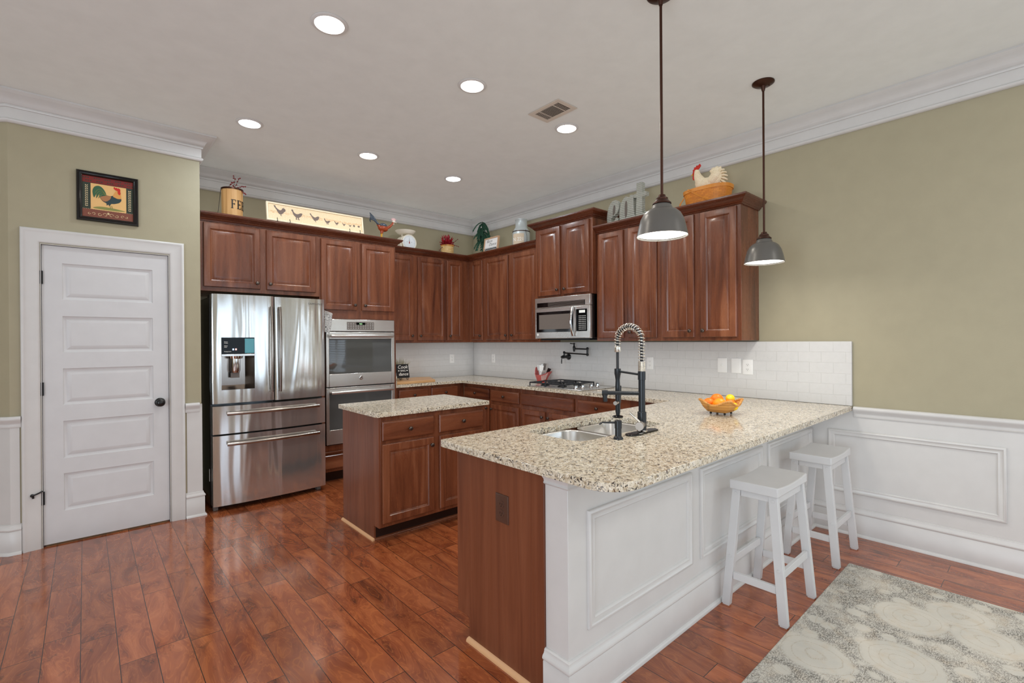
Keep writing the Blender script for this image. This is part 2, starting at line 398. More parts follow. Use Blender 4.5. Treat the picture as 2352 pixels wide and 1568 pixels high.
def wicker(name, a, b, sx=60, sz=42, kind='Object'):
    t = NT(name); tc = t.n('TexCoord').outputs[kind]; s_ = t.n('SeparateXYZ', None, Vector=tc)
    ang = t.math('ARCTAN2', s_.outputs[1], s_.outputs[0])
    vec = t.n('CombineXYZ', None, i0=t.math('MULTIPLY', ang, sx*0.16), i1=t.math('MULTIPLY', s_.outputs[2], sz*2.2), i2=0.0).outputs[0]
    br = t.n('TexBrick', None, Vector=vec, Scale=1.0, Color1=a, Color2=b, Mortar=tuple(x*0.38 for x in a[:3]) + (1,), Mortar_Size=0.06, Mortar_Smooth=0.8, Brick_Width=2.3, Row_Height=1.0)
    t.P(Base_Color=br.outputs[0], Roughness=0.5); t.bump(br.outputs[1], -0.6, 0.004); return t.m
M['basket'] = wicker('honey_splint_weave', srgb(212, 134, 44), srgb(190, 112, 36), 60, 34)
M['splint'] = wood('honey_splint', srgb(176, 104, 34), srgb(206, 134, 50), srgb(220, 150, 66), grain=(8, 8, 8), rough=0.4, coat=0.1)
M['capsteel'] = plain('dull_nickel_cap', (150, 142, 134), 0.45, 0.7)
M['wicker'] = wicker('tan_wicker', srgb(214, 160, 84), srgb(176, 112, 52), 110, 80)
M['pot'] = wicker('pale_cane', srgb(226, 196, 140), srgb(200, 160, 100), 46, 30)
M['slatwood'] = wood('pale_pine_staves', srgb(176, 128, 76), srgb(208, 164, 108), srgb(224, 186, 132), rough=0.5, coat=0.0, grain=(12, 12, 1))
M['butcher'] = wood('butcher_block', srgb(158, 112, 70), srgb(198, 156, 108), srgb(220, 186, 140), grain=(1, 12, 12), rough=0.4, coat=0.1)
M['signwood'] = wood('pale_sign_frame', srgb(170, 136, 104), srgb(196, 160, 128), srgb(208, 176, 146), rough=0.5, coat=0)

def corr():
    t = NT('corrugated_zinc'); tc = t.n('TexCoord').outputs['Object']; s_ = t.n('SeparateXYZ', None, Vector=tc)
    w = t.math('SINE', t.math('MULTIPLY', s_.outputs[2], 2*PI/0.0165)); nz = t.noise(tc, 30, 3)
    t.P(Base_Color=t.mix(nz, srgb(196, 202, 192), srgb(216, 219, 210)), Metallic=0.45, Roughness=0.42); t.bump(w, 0.9, 0.006); return t.m
M['corr'] = corr()
def quilt():
    t = NT('grey_floral_cloth'); v = t.coord(); a = t.noise(v, 70, 4, 0.6, 1.5); b = t.noise(v, 26, 3, 0.6, 0.5)
    t.P(Base_Color=t.ramp(a, [(0.40, srgb(52, 54, 58)), (0.46, srgb(186, 188, 188)), (0.60, srgb(206, 208, 208)), (0.66, srgb(96, 98, 100))]), Roughness=0.85); t.bump(b, 0.8, 0.01); return t.m
M['cloth'] = quilt()
def chickwire():
    t = NT('tan_lattice_print'); v = t.coord((1, 1, 1)); vo = t.n('TexVoronoi', {'feature': 'DISTANCE_TO_EDGE'}, Vector=v, Scale=70.0, Randomness=0.25).outputs['Distance']
    t.P(Base_Color=t.mix(t.ramp(vo, [(0.0, (1, 1, 1)), (0.16, (0, 0, 0))]), srgb(238, 220, 188), srgb(214, 180, 136)), Roughness=0.65); return t.m
M['lattice'] = chickwire()
def feathers():
    t = NT('cream_carved_feathers'); v = t.coord((1, 1, 1)); vo = t.n('TexVoronoi', {'feature': 'DISTANCE_TO_EDGE'}, Vector=v, Scale=150.0).outputs['Distance']
    e = t.ramp(vo, [(0.0, (1, 1, 1)), (0.09, (0, 0, 0))]); nz = t.noise(v, 40, 3)
    t.P(Base_Color=t.mix(t.math('MULTIPLY', e, 0.42), t.mix(nz, srgb(228, 208, 168), srgb(240, 230, 206)), srgb(110, 80, 50)), Roughness=0.6); t.bump(e, -0.5, 0.004); return t.m
M['feather'] = feathers()
def glassy():
    t = NT('window_glass'); nz = t.noise(t.coord(), 2.0)
    t.P(Base_Color=(0.95, 0.97, 1, 1), Transmission_Weight=1.0, Roughness=t.math('MULTIPLY', nz, 0.01), IOR=1.05); return t.m
M['glass'] = glassy()
# ---------------------------------------------------------------- setting
XW, YW, H = 4.07, 5.39, 3.05
b = MB().box((-4.12, -4.12, -0.08), (4.19, 5.72, 0.0)); struct('floor', b, M['floor'], smooth=False)
b = MB().box((-4.12, -4.12, H), (4.19, 5.72, H+0.1)); struct('ceiling', b, M['ceiling'], smooth=False)
b = MB()
for a, c in (((XW, -0.33, 0), (XW+.12, 5.51, H)), ((XW, -4.12, 0), (XW+.12, -1.57, H)), ((XW, -1.57, 0), (XW+.12, -.33, .72)), ((XW, -1.57, 2.2), (XW+.12, -.33, H))): b.box(a, c)
struct('wall_right', b, M['wall'], smooth=False)
b = MB().box((0.70, YW, 0), (XW, YW+.12, H)); struct('wall_back', b, M['wall'], smooth=False)
DX0, DX1, DZ = -0.225, 0.492, 2.075
b = MB()
for a, c in (((-0.375, 4.575, 0), (DX0, 4.69, H)), ((DX1, 4.575, 0), (0.70, 4.69, H)), ((DX0, 4.575, DZ), (DX1, 4.69, H)), ((0.58, 4.69, 0), (0.70, YW, H))): b.box(a, c)
struct('wall_pantry', b, M['wall'], smooth=False)
b = MB().prism([(-0.375, 4.575), (-0.375, 4.69), (-1.55, 5.72), (-1.67, 5.712)], 0, H); struct('wall_angled', b, M['wall'], smooth=False)
b = MB().box((-4.12, 5.60, 0), (-1.5, 5.72, H)); b.box((-1.3, 5.60, 0), (.70, 5.72, H)); struct('wall_far_left', b, M['wall'], smooth=False)
b = MB()
for a, c in (((-4.12, -4.12, 0), (-4, -2.0, H)), ((-4.12, 0.8, 0), (-4, 5.72, H)), ((-4.12, -2.0, 0), (-4, 0.8, .25)), ((-4.12, -2.0, 2.45), (-4, 0.8, H))): b.box(a, c)
struct('wall_left', b, M['wall'], smooth=False)
b = MB()
for a, c in (((-4.12, -4.12, 0), (-0.45, -4, H)), ((1.15, -4.12, 0), (1.95, -4, H)), ((3.55, -4.12, 0), (4.19, -4, H)), ((-.45, -4.12, 0), (1.15, -4, .3)), ((-.45, -4.12, 2.4), (1.15, -4, H)), ((1.95, -4.12, 0), (3.55, -4, .3)), ((1.95, -4.12, 2.4), (3.55, -4, H))): b.box(a, c)
struct('wall_rear', b, M['wall'], smooth=False)
# windows behind the viewpoint: frame, muntins (blinds on the right-hand one)
def window(n, fr, w, h, muntin, blinds=False):
    b = MB(); b.M = fr
    b.rings(w, h, [(0, -.05), (0, .03), (.07, .03), (.07, -.05)], hollow=True)
    for i in range(1, muntin): b.box((w*i/muntin-.015, -.01, .05), (w*i/muntin+.015, .03, h-.05))
    b.box((.05, -.01, h*.5-.02), (w-.05, .03, h*.5+.02))
    o = struct('window_%d' % n, b, M['white'], smooth=False)
    if blinds:
        b = MB(); b.M = fr
        k = int(h/.05)
        for i in range(k): b.prism([(-.055, .05*i), (-.01, .05*i+.018), (-.01, .05*i+.022), (-.055, .05*i+.004)], .06, w-.06, 'x')
        obj('blinds', b, M['plate'], o, smooth=False)
window(1, F((-.45, -4.03, .3), (1, 0, 0), (0, 1, 0)) , 1.6, 2.1, 3)
window(2, F((1.95, -4.03, .3), (1, 0, 0), (0, 1, 0)), 1.6, 2.1, 3)
window(3, F((4.10, -1.57, .72), (0, 1, 0), (-1, 0, 0)), 1.24, 1.48, 2, True)
window(4, F((-4.03, -2.0, .25), (0, 1, 0), (1, 0, 0)), 2.8, 2.2, 4)
# crown, baseboards, rails
CROWN = [(0, -.195), (.011, -.195), (.022, -.186), (.024, -.178), (.018, -.170), (.012, -.166), (.012, -.098), (.020, -.096), (.023, -.088), (.020, -.080), (.030, -.076), (.036, -.058), (.052, -.040), (.078, -.026), (.094, -.021), (.100, -.013), (.104, -.011), (.104, 0), (0, 0)]
b = MB().sweep([(-1.62, 5.67), (-0.375, 4.575), (.70, 4.575), (.70, YW), (XW, YW), (XW, -4)], CROWN, H); struct('trim_1', b, M['white'], ang=50)
b = MB().sweep([(XW, -4), (-4, -4), (-4, 5.6), (-1.55, 5.6)], CROWN, H); struct('trim_2', b, M['white'], ang=50)
BASE = [(0, 0), (.030, 0), (.029, .010), (.022, .017), (.017, .019), (.017, .150), (.014, .154), (.019, .158), (.022, .166), (.019, .174), (.013, .180), (.010, .188), (.010, .193), (.004, .198), (0, .198)]
b = MB().sweep([(-1.62, 5.67), (-0.375, 4.575), (-.323, 4.575)], BASE); struct('baseboard_left', b, M['white'], ang=50)
b = MB().sweep([(.59, 4.575), (.70, 4.575), (.70, 4.63)], BASE); struct('baseboard_pantry', b, M['white'], ang=50)
KY, KX = 1.2, 1.338
b = MB().sweep([(KX, 1.318), (KX, KY), (XW, KY), (XW, -4)], BASE); struct('baseboard_right', b, M['white'], ang=50)
RAIL = [(0, .836), (.009, .837), (.014, .846), (.011, .856), (.013, .868), (.021, .874), (.023, .880), (.030, .886), (.033, .896), (.030, .907), (.022, .912), (0, .912)]
b = MB().sweep([(-1.62, 5.67), (-0.375, 4.575), (-.323, 4.575)], RAIL); struct('trim_3', b, M['white'], ang=50)
b = MB().sweep([(.59, 4.575), (.685, 4.575)], RAIL); struct('trim_4', b, M['white'], ang=50)
b = MB().sweep([(XW, .936), (XW, -4)], RAIL); struct('trim_5', b, M['white'], ang=50)
# white wainscot faces below the rails
b = MB().box((-.375, 4.571, 0), (-.33, 4.5748, .90)); b.box((.60, 4.571, 0), (.7, 4.5748, .90)); b.box((.7002, 4.571, 0), (.704, 4.63, .90)); struct('wall_pantry_wainscot', b, M['white'], smooth=False)
b = MB().prism([(-.375, 4.571), (-.375, 4.575), (-1.62, 5.67), (-1.624, 5.666)], 0, .90); struct('wall_angled_wainscot', b, M['white'], smooth=False)
b = MB().box((XW-.004, -.33, 0), (XW-.0002, 1.2, .90)); b.box((XW-.004, -4, 0), (XW-.0002, -1.57, .90)); b.box((XW-.004, -1.57, 0), (XW-.0002, -.33, .72)); struct('wall_right_wainscot', b, M['white'], smooth=False)
PM = [(0, 0), (0, .008), (.004, .013), (.012, .014), (.017, .009), (.030, .007), (.036, .010), (.041, .006), (.043, 0)]
b = MB(); b.M = F((XW-.004, 1.095, .294), (0, -1, 0), (-1, 0, 0)); b.rings(.913, .445, PM, True); struct('trim_6', b, M['white'], ang=50)
b = MB(); b.M = F((XW-.004, .075, .294), (0, -1, 0), (-1, 0, 0)); b.rings(.38, .445, PM, True); struct('trim_7', b, M['white'], ang=50)
# peninsula knee wall with picture-frame panels
b = MB().box((KX, KY, 0), (XW, KY+.118, .882)); struct('wall_peninsula', b, M['white'], bev=.002)
for i, (x0, x1) in enumerate(((1.446, 2.248), (2.338, 3.119), (3.214, 4.036))):
    b = MB(); b.M = F((x0, KY, .276), (1, 0, 0), (0, -1, 0)); b.rings(x1-x0, .458, PM, True); struct('trim_%d' % (8+i), b, M['white'], ang=50)
CAP = [(0, .835), (.004, .835), (.010, .842), (.006, .848), (.008, .856), (.018, .868), (.024, .882), (0, .882)]
b = MB().sweep([(KX, 1.318), (KX, KY), (XW, KY)], CAP); struct('trim_11', b, M['white'], ang=50)
# brick tile backsplash, painted white
b = MB().box((XW-.022, .945, .9145), (XW-.0002, YW-.022, 1.372)); struct('wall_right_backsplash', b, M['tile'], bev=.003)
b = MB().box((2.532, YW-.022, .9145), (XW-.022, YW-.0002, 1.372)); struct('wall_back_backsplash', b, M['tile'], smooth=False)
# pantry door
CASE = [(0, -.02), (0, .014), (.004, .022), (.012, .024), (.020, .019), (.030, .015), (.070, .011), (.082, .011), (.088, .008), (.094, .002), (.097, -.02)]
def casing(name):
    b = MB(); b.M = F((-.322, 4.575, 0), (1, 0, 0), (0, -1, 0)); w, h = .911, 2.175; L = []
    for p in ((0, 0, 1, 0), (0, h, 1, -1), (w, h, -1, -1), (w, 0, -1, 0)):
        L.append([b.v((p[0]+p[2]*i, -d, p[1]+p[3]*i)) for i, d in CASE])
    k = len(CASE)
    for A, B in zip(L, L[1:]):
        for i in range(k): b.f([A[i], A[(i+1) % k], B[(i+1) % k], B[i]])
    b.f(L[0]); b.f(L[-1][::-1]); struct(name, b, M['white'], ang=50)
casing('trim_12')
b = MB(); b.box((DX0, 4.57, 0), (DX0+.003, 4.69, DZ)); b.box((DX1-.003, 4.57, 0), (DX1, 4.69, DZ)); b.box((DX0+.003, 4.57, DZ-.003), (DX1-.003, 4.69, DZ)); b.box((DX0+.003, 4.63, 0), (DX0+.015, 4.66, DZ-.003)); b.box((DX1-.015, 4.63, 0), (DX1-.003, 4.66, DZ-.003)); b.box((DX0+.015, 4.63, DZ-.015), (DX1-.015, 4.66, DZ-.003))
struct('trim_13', b, M['white'], smooth=False)
d0 = (DX0+.006, 4.588, .013); dw, dh = DX1-DX0-.012, DZ-.013-.006
b = MB(); b.M = F(d0, (1, 0, 0), (0, -1, 0))
pz = [(.227, .487), (.593, .853), (.965, 1.219), (1.332, 1.584), (1.699, 1.952)]; px0, px1 = -.117-d0[0], .390-d0[0]
b.box((0, .0, 0), (px0, .035, dh)); b.box((px1, 0, 0), (dw, .035, dh)); zz = 0
for a, c in pz: b.box((px0, 0, zz), (px1, .035, a-.013)); zz = c-.013
b.box((px0, 0, zz), (px1, .035, dh))
for a, c in pz:
    o_ = b.M; b.M = o_ @ Matrix.Translation((px0, 0, a-.013))
    b.rings(px1-px0, c-a, [(0, -.03), (0, 0), (.004, -.006), (.014, -.011), (.020, -.012), (.022, -.011), (.045, -.003), (.047, -.003)]); b.M = o_
door = struct('door_1', b, M['door'], ang=20)
b = MB(); b.M = Matrix.Translation((.430, 4.588, .935)) @ Matrix.Rotation(PI/2, 4, 'X')
b.lathe([(0, 0), (.033, 0), (.034, .004), (.030, .009), (.012, .012), (.011, .030), (.020, .036), (.028, .046), (.029, .054), (.024, .062), (.010, .067), (0, .068)], 28); obj('knob', b, M['black'], door, ang=50)
for z in (.337, 1.083, 1.846):
    b = MB(); b.M = Matrix.Translation((DX0+.001, 4.577, z-.045)); b.lathe([(0, 0), (.007, .001), (.007, .09), (0, .091)], 12); b.box((-.004, 0, 0), (.012, .006, .09)); obj('hinge', b, M['black'], door)
b = MB(); b.tube([(DX0+.001, 4.573, .388), (-.232, 4.548, .388), (-.252, 4.545, .380), (-.272, 4.553, .372)], .005); b.lathe([(0, 0)], 3) if 0 else None
b.ball((-.272, 4.556, .372), .011); b.tube([(-.268, 4.556, .372), (-.268, 4.556, .352)], .006); obj('hinge_stop', b, M['black'], door)
# floor register etc. live on the ceiling: recessed lights, air register
CANS = [(.963, 2.50, 'w'), (1.890, 2.50, 'w'), (2.825, 2.52, 'w'), (.941, 4.03, 'c'), (1.898, 4.048, 'w'), (2.821, 4.062, 'c')]
LB = ['large recessed ceiling light nearest the camera above the wood walkway', 'round recessed ceiling light in the middle of the front row, left of the air register', 'round recessed ceiling light beside the ceiling air register', 'cool white recessed ceiling light near the pantry crown moulding', 'warm recessed ceiling light in the middle of the back row above the wall oven', 'small cool white recessed ceiling light farthest into the kitchen corner']
for (x, y, k), lb in zip(CANS, LB):
    t = thing('recessed_light', lb, 'ceiling light', (x, y, H), 'recessed ceiling lights')
    b = MB(); b.M = Matrix.Translation((x, y, H)); b.lathe([(.073, -.001), (.074, -.008), (.086, -.007), (.092, -.003), (.092, -.0005), (.073, -.0005)], 40, close=True); obj('trim_ring', b, M['white'], t)
    b = MB(); b.M = Matrix.Translation((x, y, H)); b.lathe([(.0735, -.0006), (.0735, -.004), (.05, -.006), (0, -.007)], 40); obj('lens', b, M['lens_warm' if k == 'w' else 'lens_cool'], t)
    l = bpy.data.lights.new('downlight', 'AREA'); l.shape = 'DISK'; l.size = .14; l.energy = (30 if k == 'c' else 20)*CAN; l.color = (1, .93, .84) if k == 'w' else (.86, .94, 1.0); l.spread = math.radians(165)
    o = bpy.data.objects.new('downlight', l); COL.objects.link(o); o.parent = t; o.location = (0, 0, -.012)
t = thing('air_register', 'white louvred air register in the taupe ceiling', 'vent', (2.54, 2.40, H))
b = MB(); b.M = Matrix.Translation((2.436, 2.248, H)) @ Matrix.Rotation(0, 4, 'Z')
def flat_frame(mb, w, l, inset, z0, z1):
    for a, c in (((0, 0), (w, inset)), ((0, l-inset), (w, l)), ((0, inset), (inset, l-inset)), ((w-inset, inset), (w, l-inset))): mb.box((a[0], a[1], z0), (c[0], c[1], z1))
flat_frame(b, .20, .30, .034, -.006, -.0004); b.box((.034, .082, -.006), (.166, .088, -.001)); b.box((.034, .212, -.006), (.166, .218, -.001)); obj('frame', b, M['vent'], t, bev=.0015)
b = MB(); b.M = Matrix.Translation((2.436, 2.248, H)); b.box((.034, .034, -.0012), (.166, .266, -.0004)); obj('throat_shade', b, M['ventdark'], t, smooth=False)  # dark sheet painted for the shade behind the louvres
for k in range(10):
    b = MB(); b.M = Matrix.Translation((2.436+.040+k*.0132, 2.248, H)); b.prism([(-.001, -.006), (.003, -.006), (.0075, -.0015), (.0045, -.0015)], .089, .211, 'y'); obj('louvre', b, M['vent'], t, smooth=False)
for k in range(8):
    y = 2.248 + (.042+k*.0115 if k < 4 else .222+(k-4)*.0115)
    b = MB(); b.M = Matrix.Translation((2.436, y, H)); b.prism([(-.001, -.006), (.003, -.006), (.0075, -.0015), (.0045, -.0015)], .036, .164, 'x'); obj('louvre', b, M['vent'], t, smooth=False)
# ---------------------------------------------------------------- cabinets
DOORP = [(0, 0), (0, .014), (.004, .019), (.010, .020), (.048, .020), (.053, .014), (.057, .0125), (.060, .0105), (.064, .0105), (.066, .0115), (.090, .018), (.093, .018)]
NARP = [(0, 0), (0, .014), (.004, .019), (.010, .020), (.044, .020), (.048, .014), (.051, .0125), (.054, .0105), (.056, .0105), (.058, .0115), (.072, .018), (.074, .018)]
DRAWP = [(0, 0), (0, .013), (.005, .018), (.012, .020), (.014, .020)]
KNOB = [(0, 0), (.007, .0005), (.006, .004), (.005, .010), (.007, .014), (.013, .018), (.0155, .022), (.0155, .026), (.012, .030), (.006, .0315), (0, .032)]
def knob(door, fr, a, c):
    b = MB(); b.M = fr @ Matrix.Translation((a, -.0195, c)) @ Matrix.Rotation(PI/2, 4, 'X'); b.lathe(KNOB, 18); obj('knob', b, M['pewter'], door, ang=50)
def door_(t, fr, a0, a1, c0, c1, k=None, mat='cherry'):
    b = MB(); b.M = fr @ Matrix.Translation((a0, -.0008, c0)); w, h = a1-a0, c1-c0
    b.rings(w, h, NARP if min(w, h) < .27 else DOORP); o = obj('door', b, M[mat], t, ang=24)
    if k:
        kx = a0+.028 if 'l' in k else a1-.028; kz = c0+.052 if 'b' in k else c1-.052
        knob(o, fr, kx, kz)
    return o
def drawer_(t, fr, a0, a1, c0, c1, k=True, name='drawer'):
    b = MB(); b.M = fr @ Matrix.Translation((a0, -.0008, c0)); b.rings(a1-a0, c1-c0, DRAWP); o = obj(name, b, M['cherry_h'], t, ang=24)
    if k: knob(o, fr, (a0+a1)/2, (c0+c1)/2)
    return o
def cabinet(name, label, fr, w, z0, z1, depth, group=None, toe=False):
    o = fr @ Vector((w/2, depth/2, 0)); t = thing(name, label, 'cabinet', (o.x, o.y, z0), group)
    b = MB(); b.M = fr
    b.box((0, 0, z0+(.105 if toe else 0)), (w, depth, z1)); obj('carcass', b, M['cherry'], t, bev=.0015)
    if toe:
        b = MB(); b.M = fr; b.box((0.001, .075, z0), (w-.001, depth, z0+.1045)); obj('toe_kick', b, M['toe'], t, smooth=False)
    return t
G1, G2 = 'cherry wall cabinets', 'cherry base cabinets'
FB = lambda x, y: F((x, y, 0), (1, 0, 0), (0, -1, 0))          # faces the viewer's left-hand side of the room (-y)
FR = lambda x, y: F((x, y, 0), (0, -1, 0), (-1, 0, 0))         # faces -x
fr = FB(.722, 4.75)
t = cabinet('wall_cabinet', 'wide two-door cherry cabinet above the stainless refrigerator', fr, .988, 1.832, 2.44, .636, G1)
door_(t, fr, .748-.722, 1.182-.722, 1.868, 2.409, 'rb'); door_(t, fr, 1.234-.722, 1.672-.722, 1.868, 2.409, 'lb')
# oven tower: sides, header, bottom, leaving a bay for the oven
fr = FB(1.7105, 4.75); ww = 2.528-1.7105
t = thing('oven_cabinet', 'tall cherry cabinet holding the double wall oven', 'cabinet', (2.12, 5.05, 0))
b = MB(); b.M = fr
b.box((0, 0, .105), (.046, .636, 2.44)); b.box((ww-.024, 0, .105), (ww, .636, 2.44)); b.box((.0462, 0, 1.62), (ww-.0242, .636, 2.44)); b.box((.0462, 0, .105), (ww-.0242, .636, .368)); b.box((.0462, .60, .3682), (ww-.0242, .636, 1.6198))
obj('carcass', b, M['cherry'], t, bev=.0015)
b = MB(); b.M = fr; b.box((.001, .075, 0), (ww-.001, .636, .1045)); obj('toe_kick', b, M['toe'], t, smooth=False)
door_(t, fr, .014, .376, 1.711, 2.403, 'rb'); door_(t, fr, .428, .797, 1.711, 2.403, 'lb')
drawer_(t, fr, .03, ww-.02, .140, .270); b = MB(); b.M = fr; b.box((.01, -.012, .290), (ww-.01, -.0008, .306)); obj('ledge', b, M['cherry_h'], t, bev=.003)
# back run, upper
fr = FB(2.5285, 5.06)
t = cabinet('wall_cabinet', 'tall two-door cherry wall cabinet on the back wall right of the wall oven', fr, 3.388-2.5285, 1.375, 2.44, .328, G1)
door_(t, fr, .030, 2.922-2.5285, 1.403, 2.402, 'rb'); door_(t, fr, 2.979-2.5285, 3.377-2.5285, 1.403, 2.402, 'lb')
# corner unit (L plan)
t = thing('corner_cabinet', 'cherry corner wall cabinet with two narrow doors meeting at the inside corner', 'cabinet', (3.85, 5.2, 1.375), G1)
b = MB().prism([(3.3885, 5.06), (3.74, 5.06), (3.74, 4.715), (4.068, 4.715), (4.068, 5.388), (3.3885, 5.388)], 1.375, 2.44); obj('carcass', b, M['cherry'], t, bev=.0015)
door_(t, FB(3.3885, 5.06), .013, .249, 1.403, 2.402, 'lb'); door_(t, FR(3.74, 5.06), .080, .312, 1.403, 2.402, 'rb')
fr = FR(3.74, 4.7145)
t = cabinet('wall_cabinet', 'tall two-door cherry wall cabinet between the corner and the microwave, one door boldly figured', fr, 4.7145-3.7445, 1.375, 2.44, .328, G1)
door_(t, fr, 4.7145-4.684, 4.7145-4.258, 1.403, 2.402, 'rb'); door_(t, fr, 4.7145-4.205, 4.7145-3.762, 1.403, 2.402, 'lb')
fr = FR(3.68, 3.744)
t = cabinet('wall_cabinet', 'short raised cherry cabinet directly above the microwave', fr, 3.744-2.957, 1.845, 2.60, .388, G1)
door_(t, fr, .038, .369, 1.863, 2.575, 'rb'); door_(t, fr, .416, .752, 1.863, 2.575, 'lb')
fr = FR(3.74, 2.9565)
t = cabinet('wall_cabinet', 'tall two-door cherry wall cabinet just right of the microwave', fr, 2.9565-2.268, 1.382, 2.44, .328, G1)
door_(t, fr, .027, .315, 1.411, 2.415, 'rb'); door_(t, fr, .371, .665, 1.411, 2.415, 'lb')
fr = FR(3.74, 2.2675)
t = cabinet('wall_cabinet', 'tall two-door cherry wall cabinet at the right end of the run, beside the sage wall', fr, 2.2675-1.575, 1.382, 2.44, .328, G1)
door_(t, fr, .025, .318, 1.411, 2.415, 'rb'); door_(t, fr, .374, .660, 1.411, 2.415, 'lb')
# cornices
COR = [(0, 2.424), (.010, 2.424), (.012, 2.432), (.020, 2.436), (.024, 2.446), (.034, 2.452), (.044, 2.464), (.056, 2.470), (.058, 2.476), (.063, 2.479), (.063, 2.492), (0, 2.492)]
def cornice(path, lb, dz=0.0):
    b = MB().sweep(path, COR, dz); o = obj('cornice', b, M['cornice'], ang=30); tag(o, lb, 'cornice', 'cherry cornices on the wall cabinets')
cornice([(.722, 4.7495), (2.5285, 4.7495), (2.5285, 4.999)], 'dark cherry cornice running above the refrigerator and wall oven')
cornice([(2.53, 5.0595), (3.7395, 5.0595), (3.7395, 3.746)], 'dark cherry cornice turning the inside corner under the corner ornaments')
cornice([(4.068, 3.7445), (3.6795, 3.7445), (3.6795, 2.9565), (4.068, 2.9565)], 'short dark cherry cornice on the raised cabinet above the microwave', .163)
cornice([(3.7395, 2.955), (3.7395, 1.5745), (4.069, 1.5745)], 'dark cherry cornice under the woven basket and metal letters')
# base units, back and range walls
fr = FB(2.5325, 4.80)
t = cabinet('base_cabinet', 'cherry base cabinet with two drawers on the back wall behind the island', fr, 3.47-2.5325, 0, .882, .586, G2, True)
drawer_(t, fr, .048, .422, .722, .852); drawer_(t, fr, .468, .836, .722, .852); door_(t, fr, .048, .422, .135, .690, 'rt'); door_(t, fr, .468, .836, .135, .690, 'lt')
fr = FR(3.47, 4.7995)
L = lambda y: 4.7995-y
t = cabinet('base_cabinet', 'cherry base cabinet with one drawer nearest the inside corner', fr, L(4.272), 0, .882, .596, G2, True)
drawer_(t, fr, L(4.775), L(4.293), .712, .840); door_(t, fr, L(4.775), L(4.293), .135, .672, 'rt')
fr = FR(3.47, 4.2715); L = lambda y: 4.2715-y
t = cabinet('base_cabinet', 'cherry base cabinet with one drawer left of the cooktop', fr, L(3.765), 0, .882, .596, G2, True)
drawer_(t, fr, L(4.257), L(3.786), .712, .834); door_(t, fr, L(4.257), L(3.786), .135, .672, 'lt')
fr = FR(3.47, 3.7645); L = lambda y: 3.7645-y
t = cabinet('base_cabinet', 'cherry base cabinet with a wide false drawer front under the cooktop', fr, L(2.99), 0, .882, .596, G2, True)
drawer_(t, fr, L(3.745), L(3.015), .712, .834, False, 'false_front'); door_(t, fr, L(3.745), L(3.397), .135, .668, 'rt'); door_(t, fr, L(3.366), L(3.015), .135, .668, 'lt')
fr = FR(3.47, 2.9895); L = lambda y: 2.9895-y
t = cabinet('base_cabinet', 'cherry base cabinet with one drawer right of the cooktop, behind the tall faucet', fr, L(2.0), 0, .882, .596, G2, True)
drawer_(t, fr, L(2.966), L(2.497), .712, .834); door_(t, fr, L(2.966), L(2.497), .135, .672, 'lt')
# peninsula unit: end panel, doors on the kitchen side
t = thing('peninsula_cabinet', 'cherry peninsula base cabinet with a bare veneer end panel and brown outlet', 'cabinet', (2.3, 1.6, 0))
b = MB().prism([(1.318, .012), (1.81, .012), (1.81, .108), (1.899, .108), (1.899, .8815), (1.318, .8815)], 1.330, 1.349, 'x'); obj('end_panel', b, M['cherry_panel'], t, bev=.001)
b = MB().box((1.3495, 1.3185, .107), (3.466, 1.88, .64)); b.box((1.3495, 1.3185, .6402), (1.70, 1.88, .8815)); b.box((2.52, 1.3185, .6402), (3.466, 1.88, .8815)); b.box((1.7002, 1.3185, .6402), (2.5198, 1.40, .8815)); b.box((1.7002, 1.865, .6402), (2.5198, 1.88, .8815)); obj('carcass', b, M['cherry'], t, smooth=False)
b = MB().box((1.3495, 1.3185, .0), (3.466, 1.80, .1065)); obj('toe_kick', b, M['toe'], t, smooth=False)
b = MB().box((1.331, 1.8805, .107), (3.40, 1.899, .8815)); obj('face_frame', b, M['cherry'], t, bev=.0015)
fr = F((3.40, 1.899, 0), (-1, 0, 0), (0, 1, 0))
for k in range(4): door_(t, fr, .04+k*.515, .50+k*.515, .135, .672, 'rt' if k % 2 else 'lt'); drawer_(t, fr, .04+k*.515, .50+k*.515, .712, .834)
b = MB().prism([(1.3300, .0), (1.3120, .0), (1.3130, .008), (1.3180, .014), (1.3260, .017), (1.3300, .018)], 1.337, 1.812, 'y'); obj('shoe_moulding', b, M['shoe'], t, ang=60)
# island
fr = FB(1.505, 3.08); iw = .93
t = thing('kitchen_island', 'small free-standing cherry island cabinet with two drawers and two doors', 'cabinet', (1.97, 3.38, 0))
b = MB(); b.M = fr; b.box((.012, 0, .105), (iw, .605, .8735)); obj('carcass', b, M['cherry'], t, bev=.0015)
b = MB().prism([(3.080, .105), (3.160, .105), (3.160, .010), (3.692, .010), (3.692, .8735), (3.080, .8735)], 1.503, 1.5165, 'x'); obj('side_panel', b, M['cherry_panel'], t, bev=.001)
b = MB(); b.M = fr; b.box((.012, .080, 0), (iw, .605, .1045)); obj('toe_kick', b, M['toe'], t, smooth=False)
drawer_(t, fr, .020, .434, .706, .838); drawer_(t, fr, .484, .900, .706, .838); door_(t, fr, .020, .434, .072+.062, .680, 'rt'); door_(t, fr, .484, .900, .134, .680, 'rt')
b = MB().prism([(1.503, 0), (1.488, 0), (1.489, .008), (1.494, .014), (1.503, .017)], 3.150, 3.70, 'y'); obj('shoe_moulding', b, M['shoe'], t, ang=60)
b = MB().prism([(3.160, 0), (3.145, 0), (3.146, .008), (3.151, .014), (3.160, .017)], 1.503, 2.435, 'x'); obj('shoe_moulding', b, M['cherry_h'], t, ang=60)['label'] = 'dark shoe moulding'
